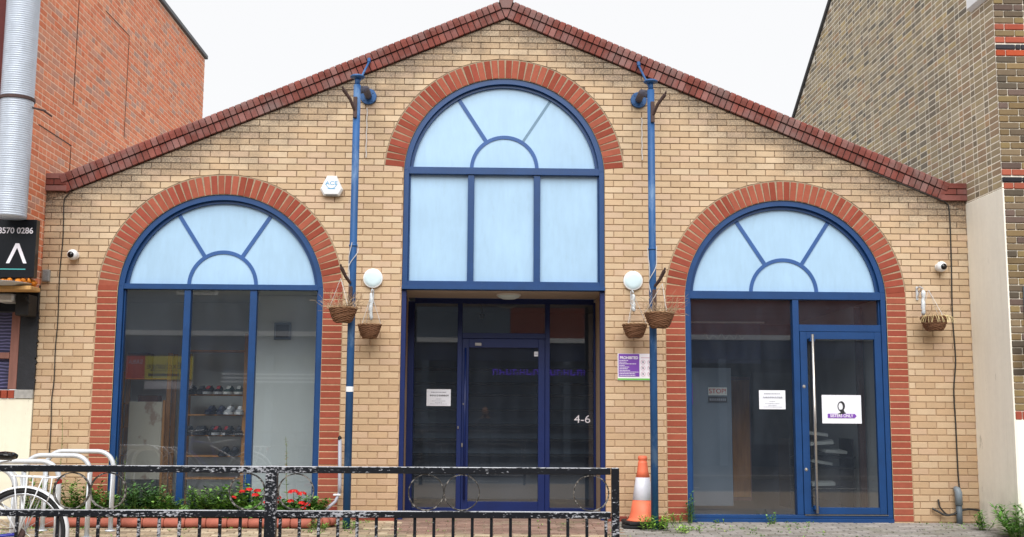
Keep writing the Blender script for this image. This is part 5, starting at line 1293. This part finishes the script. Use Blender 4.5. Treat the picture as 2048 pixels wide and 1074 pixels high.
# ------------------------------------------------------------------ cycle stands
def stand(x0, x1, y, zt, label):
    t = thing('cycle_stand', ((x0 + x1) / 2, y, gz(y)), label, 'cycle stand', 'galvanised cycle stands in a row'); r = .17; g = gz(y) - .03
    pts = [(x0, y, g), (x0, y, zt - r)] + [tuple(p_) for p_ in arc((x0 + r, y, zt - r), r, PI, PI / 2, 8)] + [tuple(p_) for p_ in arc((x1 - r, y, zt - r), r, PI / 2, 0, 8)] + [(x1, y, zt - r), (x1, y, g)]
    b = B(); b.tube(pts, .0245, 14); b.obj('hoop', 'galv', t, True)
    for x in (x0, x1): b = B(); b.lathe([(.025, .012), (.05, .010), (.055, 0)], (x, y, gz(y) - .001), seg=20); b.obj('foot_collar', 'galv', t)
stand(-4.925, -4.215, -.80, .772, 'hoop cycle stand nearest the building wall')
stand(-4.93, -4.27, -1.35, .748, 'hoop cycle stand second from the building wall')
stand(-5.03, -4.335, -2.0, .715, 'hoop cycle stand third from the building wall, ahead of the saddle')
stand(-5.15, -4.44, -2.75, .69, 'hoop cycle stand farthest from the wall, beside the bicycle')

# ------------------------------------------------------------------ bicycle
HX, HY, HZ, WR = -3.822, -4.1, .262, .342
bike = thing('bicycle', (HX, HY, gz(HY)), 'blue and white bicycle with rear rack parked behind the black fence', 'bicycle')
FXw = HX - 1.06
def wheel(cx, nm):
    b = B(); N = 64
    def torus(R_, r, sg): 
        vs = []; fs = []
        for i in range(N):
            a = 2 * PI * i / N
            for k in range(sg): c = 2 * PI * k / sg; vs.append((cx + (R_ + r * math.cos(c)) * math.cos(a), HY + r * math.sin(c) * 1.0, HZ + (R_ + r * math.cos(c)) * math.sin(a)))
        fs = [(i * sg + k, i * sg + (k + 1) % sg, ((i + 1) % N) * sg + (k + 1) % sg, ((i + 1) % N) * sg + k) for i in range(N) for k in range(sg)]; return vs, fs
    b.add(*torus(WR - .02, .020, 10)); w = b.obj(nm, 'tyre', bike, True)
    b = B(); b.add(*torus(WR - .046, .011, 8)); b.obj('rim', 'alloy', w, True)
    b = B()
    for i in range(32):
        a = 2 * PI * i / 32; a2 = a + (.5 if i % 2 else -.5); s = .03 if i % 4 < 2 else -.03
        b.tube([(cx + .025 * math.cos(a2), HY + s, HZ + .025 * math.sin(a2)), (cx + (WR - .05) * math.cos(a), HY, HZ + (WR - .05) * math.sin(a))], .0013, 4)
    b.obj('spokes', 'alloy', w); b = B(); b.lathe([(0, -.05), (.010, -.05), (.026, -.034), (.016, -.03), (.016, .03), (.026, .034), (.010, .05), (0, .05)], (cx, HY, HZ), 'Y', 20); b.obj('hub', 'alloy', w, True); return w
wheel(HX, 'rear_wheel'); wheel(FXw, 'front_wheel')
BB = (HX - .43, HY, HZ - .05); ST = (HX - .60, HY, HZ + .47); HT = (HX - 1.02 + .14, HY, HZ + .50); HB = (HX - .98 + .05 + .02, HY, HZ + .36)
b = B(); b.tube([BB, ST], .016, 10); b.tube([BB, HB], .018, 10); b.tube([ST, HT], .015, 10); b.tube([(HT[0] + .01, HY, HT[2] + .05), (HB[0] - .015, HY, HB[2] - .03)], .019, 10)
for s in (-1, 1):
    b.tube([(BB[0], HY + s * .03, BB[2]), (HX, HY + s * .062, HZ)], .010, 8)
b.obj('frame', 'bikeblue', bike, True)
b = B()
for s in (-1, 1): b.tube([(ST[0] + .0, HY + s * .02, ST[2] - .03), (HX - .12, HY + s * .045, HZ + .36 * .5), (HX, HY + s * .062, HZ)], .009, 8)
b.obj('seat_stays', 'bikewhite', bike, True)
b = B()
for s in (-1, 1): b.tube([(HB[0] - .03, HY + s * .02, HB[2] - .03), (FXw + .05, HY + s * .055, HZ + .2), (FXw, HY + s * .058, HZ)], .012, 8)
b.obj('fork', 'bikewhite', bike, True)
b = B(); b.tube([ST, (ST[0] - .05 + .0, HY, ST[2] + .10)], .0125, 10); b.obj('seat_post', 'alloy', bike, True)
# saddle
SX, SZ_ = -4.03, .845; b = B(); sec = [(.125, .062, .0, .035), (.10, .085, .005, .05), (.05, .082, .008, .055), (0, .055, .006, .05), (-.06, .03, .003, .042), (-.12, .021, 0, .035), (-.15, .012, -.006, .02)]; vs = []; sg = 12
for (dx, hw, dz, th) in sec:
    for k in range(sg): a = 2 * PI * k / sg; vs.append((SX + dx, HY + hw * math.cos(a), SZ_ + dz + th * .5 * math.sin(a) * (1 if math.sin(a) > 0 else 1.5)))
b.add(vs, [(i * sg + k, i * sg + (k + 1) % sg, (i + 1) * sg + (k + 1) % sg, (i + 1) * sg + k) for i in range(6) for k in range(sg)] + [tuple(range(sg)), tuple(range(6 * sg, 7 * sg))]); b.obj('saddle', 'gloss', bike, True)
b = B(); b.tube([(SX + .09, HY + .03, SZ_ - .035), (SX - .02, HY + .02, SZ_ - .06), (SX - .12, HY, SZ_ - .01)], .004, 6); b.tube([(SX + .09, HY - .03, SZ_ - .035), (SX - .02, HY - .02, SZ_ - .06), (SX - .12, HY, SZ_ - .01)], .004, 6); b.obj('saddle_rails', 'alloy', bike)
b = B(); b.tube([(SX - .03, HY, SZ_ - .055), (ST[0], HY, ST[2])], .0125, 10); b.obj('seat_post', 'alloy', bike, True)
# mudguards
for cx, a0, a1 in ((HX, -.25, PI * .85), (FXw, .35, PI * .75)):
    b = B(); n = 26; vs = []; R_ = WR + .017
    for i in range(n + 1):
        a = a0 + (a1 - a0) * i / n
        for (dy, dr) in ((-.027, -.014), (-.016, 0), (.016, 0), (.027, -.014)): vs.append((cx + (R_ + dr) * math.cos(a), HY + dy, HZ + (R_ + dr) * math.sin(a)))
    b.add(vs, [(i * 4 + k, i * 4 + k + 1, (i + 1) * 4 + k + 1, (i + 1) * 4 + k) for i in range(n) for k in range(3)]); b.obj('mudguard', 'bikewhite', bike, True)
# rack
b = B(); zr = .695
for s in (-1, 1):
    b.tube([(-3.93, HY + s * .03, zr + .04), (-3.90, HY + s * .055, zr), (-3.58, HY + s * .055, zr - .012), (-3.53, HY + s * .03, zr - .005)], .006, 8)
    b.tube([(-3.78, HY + s * .058, zr - .003), (HX + .03, HY + s * .066, HZ + .15), (HX, HY + s * .066, HZ)], .005, 6); b.tube([(-3.66, HY + s * .058, zr - .008), (-3.74, HY + s * .066, HZ + .2), (HX, HY + s * .066, HZ)], .005, 6)
    b.tube([(-3.88, HY + s * .058, zr), (-3.845, HY + s * .066, HZ + .2), (HX, HY + s * .066, HZ)], .005, 6); b.tube([(-3.59, HY + s * .06, zr - .01), (-3.60, HY + s * .062, .56), (-3.62, HY + s * .062, .50)], .005, 6)
for x in (-3.88, -3.78, -3.66, -3.55): b.tube([(x, HY - .055, zr - .004), (x, HY + .055, zr - .004)], .005, 6)
b.tube([(-3.53, HY - .03, zr - .005), (-3.53, HY + .03, zr - .005)], .006, 6); b.obj('rear_rack', 'bikewhite', bike, True)
b = B(); b.box(-3.575, -3.548, HY - .04, HY + .04, .635, .672, bev=.006); b.obj('rear_light', 'redplastic', bike)
b = B(); b.lathe([(0, -.006), (.085, -.006), (.09, -.002), (.09, .002), (.085, .006), (0, .006)], (BB[0], HY - .05, BB[2]), 'Y', 28); b.obj('chainring', 'gloss', bike)
b = B(); b.lathe([(0, -.012), (.045, -.012), (.035, .012), (0, .012)], (HX, HY - .045, HZ), 'Y', 24); b.obj('sprockets', 'rust', bike)
b = B(); b.tube([(BB[0], HY - .05, BB[2] + .088), (HX, HY - .045, HZ + .04)], .004, 5); b.tube([(BB[0], HY - .05, BB[2] - .088), (HX + .0, HY - .045, HZ - .075), (HX + .03, HY - .045, HZ - .03)], .004, 5); b.obj('chain', 'rust', bike)
for s in (-1, 1):
    b = B(); b.tube([(BB[0], HY + s * .07, BB[2]), (BB[0] + s * .06, HY + s * .085, BB[2] - s * .155)], .009, 8); b.obj('crank', 'alloy', bike); b = B(); b.box(BB[0] + s * .06 - .045, BB[0] + s * .06 + .045, HY + s * .14 - .045, HY + s * .14 + .045, BB[2] - s * .155 - .012, BB[2] - s * .155 + .012, bev=.004); b.obj('pedal', 'black', bike)
b = B(); b.tube([(HT[0] - .0, HY, HT[2] + .05), (HT[0] - .02, HY, HT[2] + .14)], .012, 8); b.tube([(HT[0] - .02 + .12, HY - .28, HT[2] + .16), (HT[0] - .02, HY - .12, HT[2] + .14), (HT[0] - .02, HY + .12, HT[2] + .14), (HT[0] + .1, HY + .28, HT[2] + .16)], .011, 8); b.obj('handlebar', 'alloy', bike, True)

# ------------------------------------------------------------------ black guard rail along the kerb
FY = -6.45
def rail_panel(x0, x1, label, end=None):
    """x0, x1: post centres"""
    t = thing('guard_rail_panel', ((x0 + x1) / 2, FY, gz(FY)), label, 'railing', 'chipped black guard rail panels')
    for (z0, z1, nm) in ((.848, .886, 'top_rail'), (.602, .640, 'middle_rail'), (.02, .055, 'bottom_rail')):
        b = B(); b.box(x0 + .027, x1 - .027, FY - .019, FY + .019, z0, z1, bev=.003); b.obj(nm, 'fence', t)
    n = 18; 
    bm_ = B(); bm_.box(-.0085, .0085, -.0085, .0085, .056, .601, bev=.002); me = bm_.mesh('baluster', 'fence')
    for i in range(n):
        x = x0 + (x1 - x0) * (i + .5) / n; inst('baluster', me, (x, FY, 0), t)
    mid = (x0 + x1) / 2
    for x in (x0 + .137, mid - .1015, mid + .1015, x1 - .137):
        b = B(); b.ring(x, .744, .0965, .1025, FY - .012, FY + .012, 0, 2 * PI, 48, closed=True); b.obj('ring', 'ringpaint', t)
    return t
m = M('worn_ring_paint', lin('35322f'), .5); m.speck(40, .7, 1.2); m.mix(m.math('MULTIPLY', m.ramp(m.noise(45, 7, (1, 1, 1), .65), .50, .56), .75), lin('a8a39c')); MT['ringpaint'] = m.m
PXs = [-3.535, -1.497, .451]
rail_panel(PXs[0], PXs[1], 'left black guard rail panel with paired rings in front of the bicycle')
rail_panel(PXs[1], PXs[2], 'right black guard rail panel with paired rings in front of the entrance')
rail_panel(PXs[0] - 2.04, PXs[0], 'far left black guard rail panel running out of the picture')
for x, w, d in ((PXs[0], .03, 'between the far left and left rail panels'), (PXs[1], .031, 'between the left and right rail panels, the stout square one'), (PXs[2], .0215, 'at the right end of the guard rail')):
    b = B(); b.box(x - w, x + w, FY - w, FY + w, gz(FY) - .02, .887, bev=.003); tag(b.obj('rail_post', 'fence'), 'chipped black post ' + d, 'post', 'guard rail posts')
# ------------------------------------------------------------------ the photographer, reflected in the entrance glass
def body():
    t = thing('person', (-.30, -13.35, -.125), 'person in dark clothes raising a camera, seen only as a reflection in the entrance door', 'person')
    Z = -.125; X = -.30; Y = -13.35
    pts = {'pelvis': (0, -.06, .80, .125, .10), 'waist': (0, -.02, .92, .12, .095), 'chest': (0, .04, 1.12, .15, .11), 'neckb': (0, .07, 1.22, .06, .06), 'neck': (0, .10, 1.27, .052, .052),
           'shL': (-.16, .04, 1.17, .06, .06), 'elL': (-.27, .14, .98, .043, .043), 'wrL': (-.09, .30, 1.21, .03, .03), 'shR': (.16, .04, 1.17, .06, .06), 'elR': (.27, .14, .98, .043, .043), 'wrR': (.09, .30, 1.21, .03, .03),
           'hipL': (-.10, -.06, .74, .09, .09), 'knL': (-.13, .12, .43, .06, .06), 'anL': (-.13, -.02, .09, .042, .042), 'hipR': (.10, -.06, .74, .09, .09), 'knR': (.13, .10, .43, .06, .06), 'anR': (.13, -.04, .09, .042, .042)}
    ed_ = [('pelvis', 'waist'), ('waist', 'chest'), ('chest', 'neckb'), ('neckb', 'neck'), ('chest', 'shL'), ('shL', 'elL'), ('elL', 'wrL'), ('chest', 'shR'), ('shR', 'elR'), ('elR', 'wrR'), ('pelvis', 'hipL'), ('hipL', 'knL'), ('knL', 'anL'), ('pelvis', 'hipR'), ('hipR', 'knR'), ('knR', 'anR')]
    def skin(name, P_, E_, mat, root):
        ks = list(P_); me = bpy.data.meshes.new(name); me.from_pydata([(X + P_[k][0], Y + P_[k][1], Z + P_[k][2]) for k in ks], [(ks.index(a), ks.index(c)) for a, c in E_], [])
        o = bpy.data.objects.new(name + '_tmp', me); COL.objects.link(o); o.modifiers.new('s', 'SKIN'); o.modifiers.new('u', 'SUBSURF').levels = 2
        if not me.skin_vertices:
            import bmesh
            bm = bmesh.new(); bm.from_mesh(me); bm.verts.layers.skin.verify(); bm.to_mesh(me); bm.free()
        for i, k in enumerate(ks): me.skin_vertices[0].data[i].radius = P_[k][3:5]; me.skin_vertices[0].data[i].use_root = (k == root)
        bpy.context.view_layer.update(); m2 = bpy.data.meshes.new_from_object(o.evaluated_get(bpy.context.evaluated_depsgraph_get())); bpy.data.objects.remove(o)
        m2.materials.clear(); m2.materials.append(MT[mat]); m2.name = name
        o = bpy.data.objects.new(name, m2); COL.objects.link(o); attach(o, t); return o
    vmat('dark_cloth', '23252b', rough=.9); vmat('skin', 'b98a6c', rough=.55); vmat('hair', '1a1512', rough=.6)
    skin('body', pts, ed_, 'dark_cloth', 'pelvis')
    b = B(); prof = [(.0, -.125), (.035, -.115), (.058, -.08), (.070, -.03), (.076, .02), (.072, .07), (.05, .108), (0, .122)]
    b.lathe(prof, (0, 0, 0), seg=20); b.v = [(X + v[0], Y + .125 + v[1] * 1.22, Z + 1.39 + v[2]) for v in b.v]
    b.lathe([(0, -.012), (.012, -.01), (.010, .01), (0, .03)], (X, Y + .215, Z + 1.375), seg=8)
    for s in (-1, 1): b.lathe([(0, -.025), (.011, -.01), (.012, .012), (0, .025)], (X + s * .076, Y + .12, Z + 1.38), seg=8)
    b.obj('head', 'skin', t, True)
    b = B(); b.lathe([(.083, -.02), (.084, .03), (.078, .08), (.054, .12), (0, .134)], (0, 0, 0), seg=20); b.v = [(X + v[0], Y + .105 + v[1] * 1.18, Z + 1.40 + v[2]) for v in b.v]; b.obj('hair', 'hair', t, True)
    for s in (-1, 1):
        P_ = {'w': (s * .09, .30, 1.21, .028, .02), 'p': (s * .075, .33, 1.255, .03, .016)}; E_ = [('w', 'p')]
        for k in range(4):
            P_['a%d' % k] = (s * (.070 - .012 * k), .352, 1.285 - .018 * k, .0095, .0095); P_['b%d' % k] = (s * (.045 - .010 * k), .372, 1.290 - .018 * k, .0085, .0085); E_ += [('p', 'a%d' % k), ('a%d' % k, 'b%d' % k)]
        P_['t'] = (s * .05, .315, 1.24, .0095, .0095); P_['u'] = (s * .03, .318, 1.262, .009, .009); E_ += [('w', 't'), ('t', 'u')]
        skin('hand', P_, E_, 'skin', 'w')
        b = B(); b.box(X + s * .13 - .045, X + s * .13 + .045, Y - .10, Y + .14, Z + .0, Z + .08, bev=.025); b.obj('shoe', 'dark_cloth', t)
    c = thing('camera', (X, Y + .34, Z + 1.28), 'small black camera held up by the reflected person on the far pavement', 'camera')
    b = B(); b.box(X - .065, X + .065, Y + .31, Y + .35, Z + 1.245, Z + 1.33, bev=.008); b.obj('camera_body', 'black', c); b = B(); b.lathe([(0, .03), (.028, .03), (.032, .0), (0, 0)], (X, Y + .335, Z + 1.285), 'Y', 20); b.v = [(v[0], 2 * (Y + .335) - v[1], v[2]) for v in b.v]; b.obj('lens', 'gloss', c)
body()
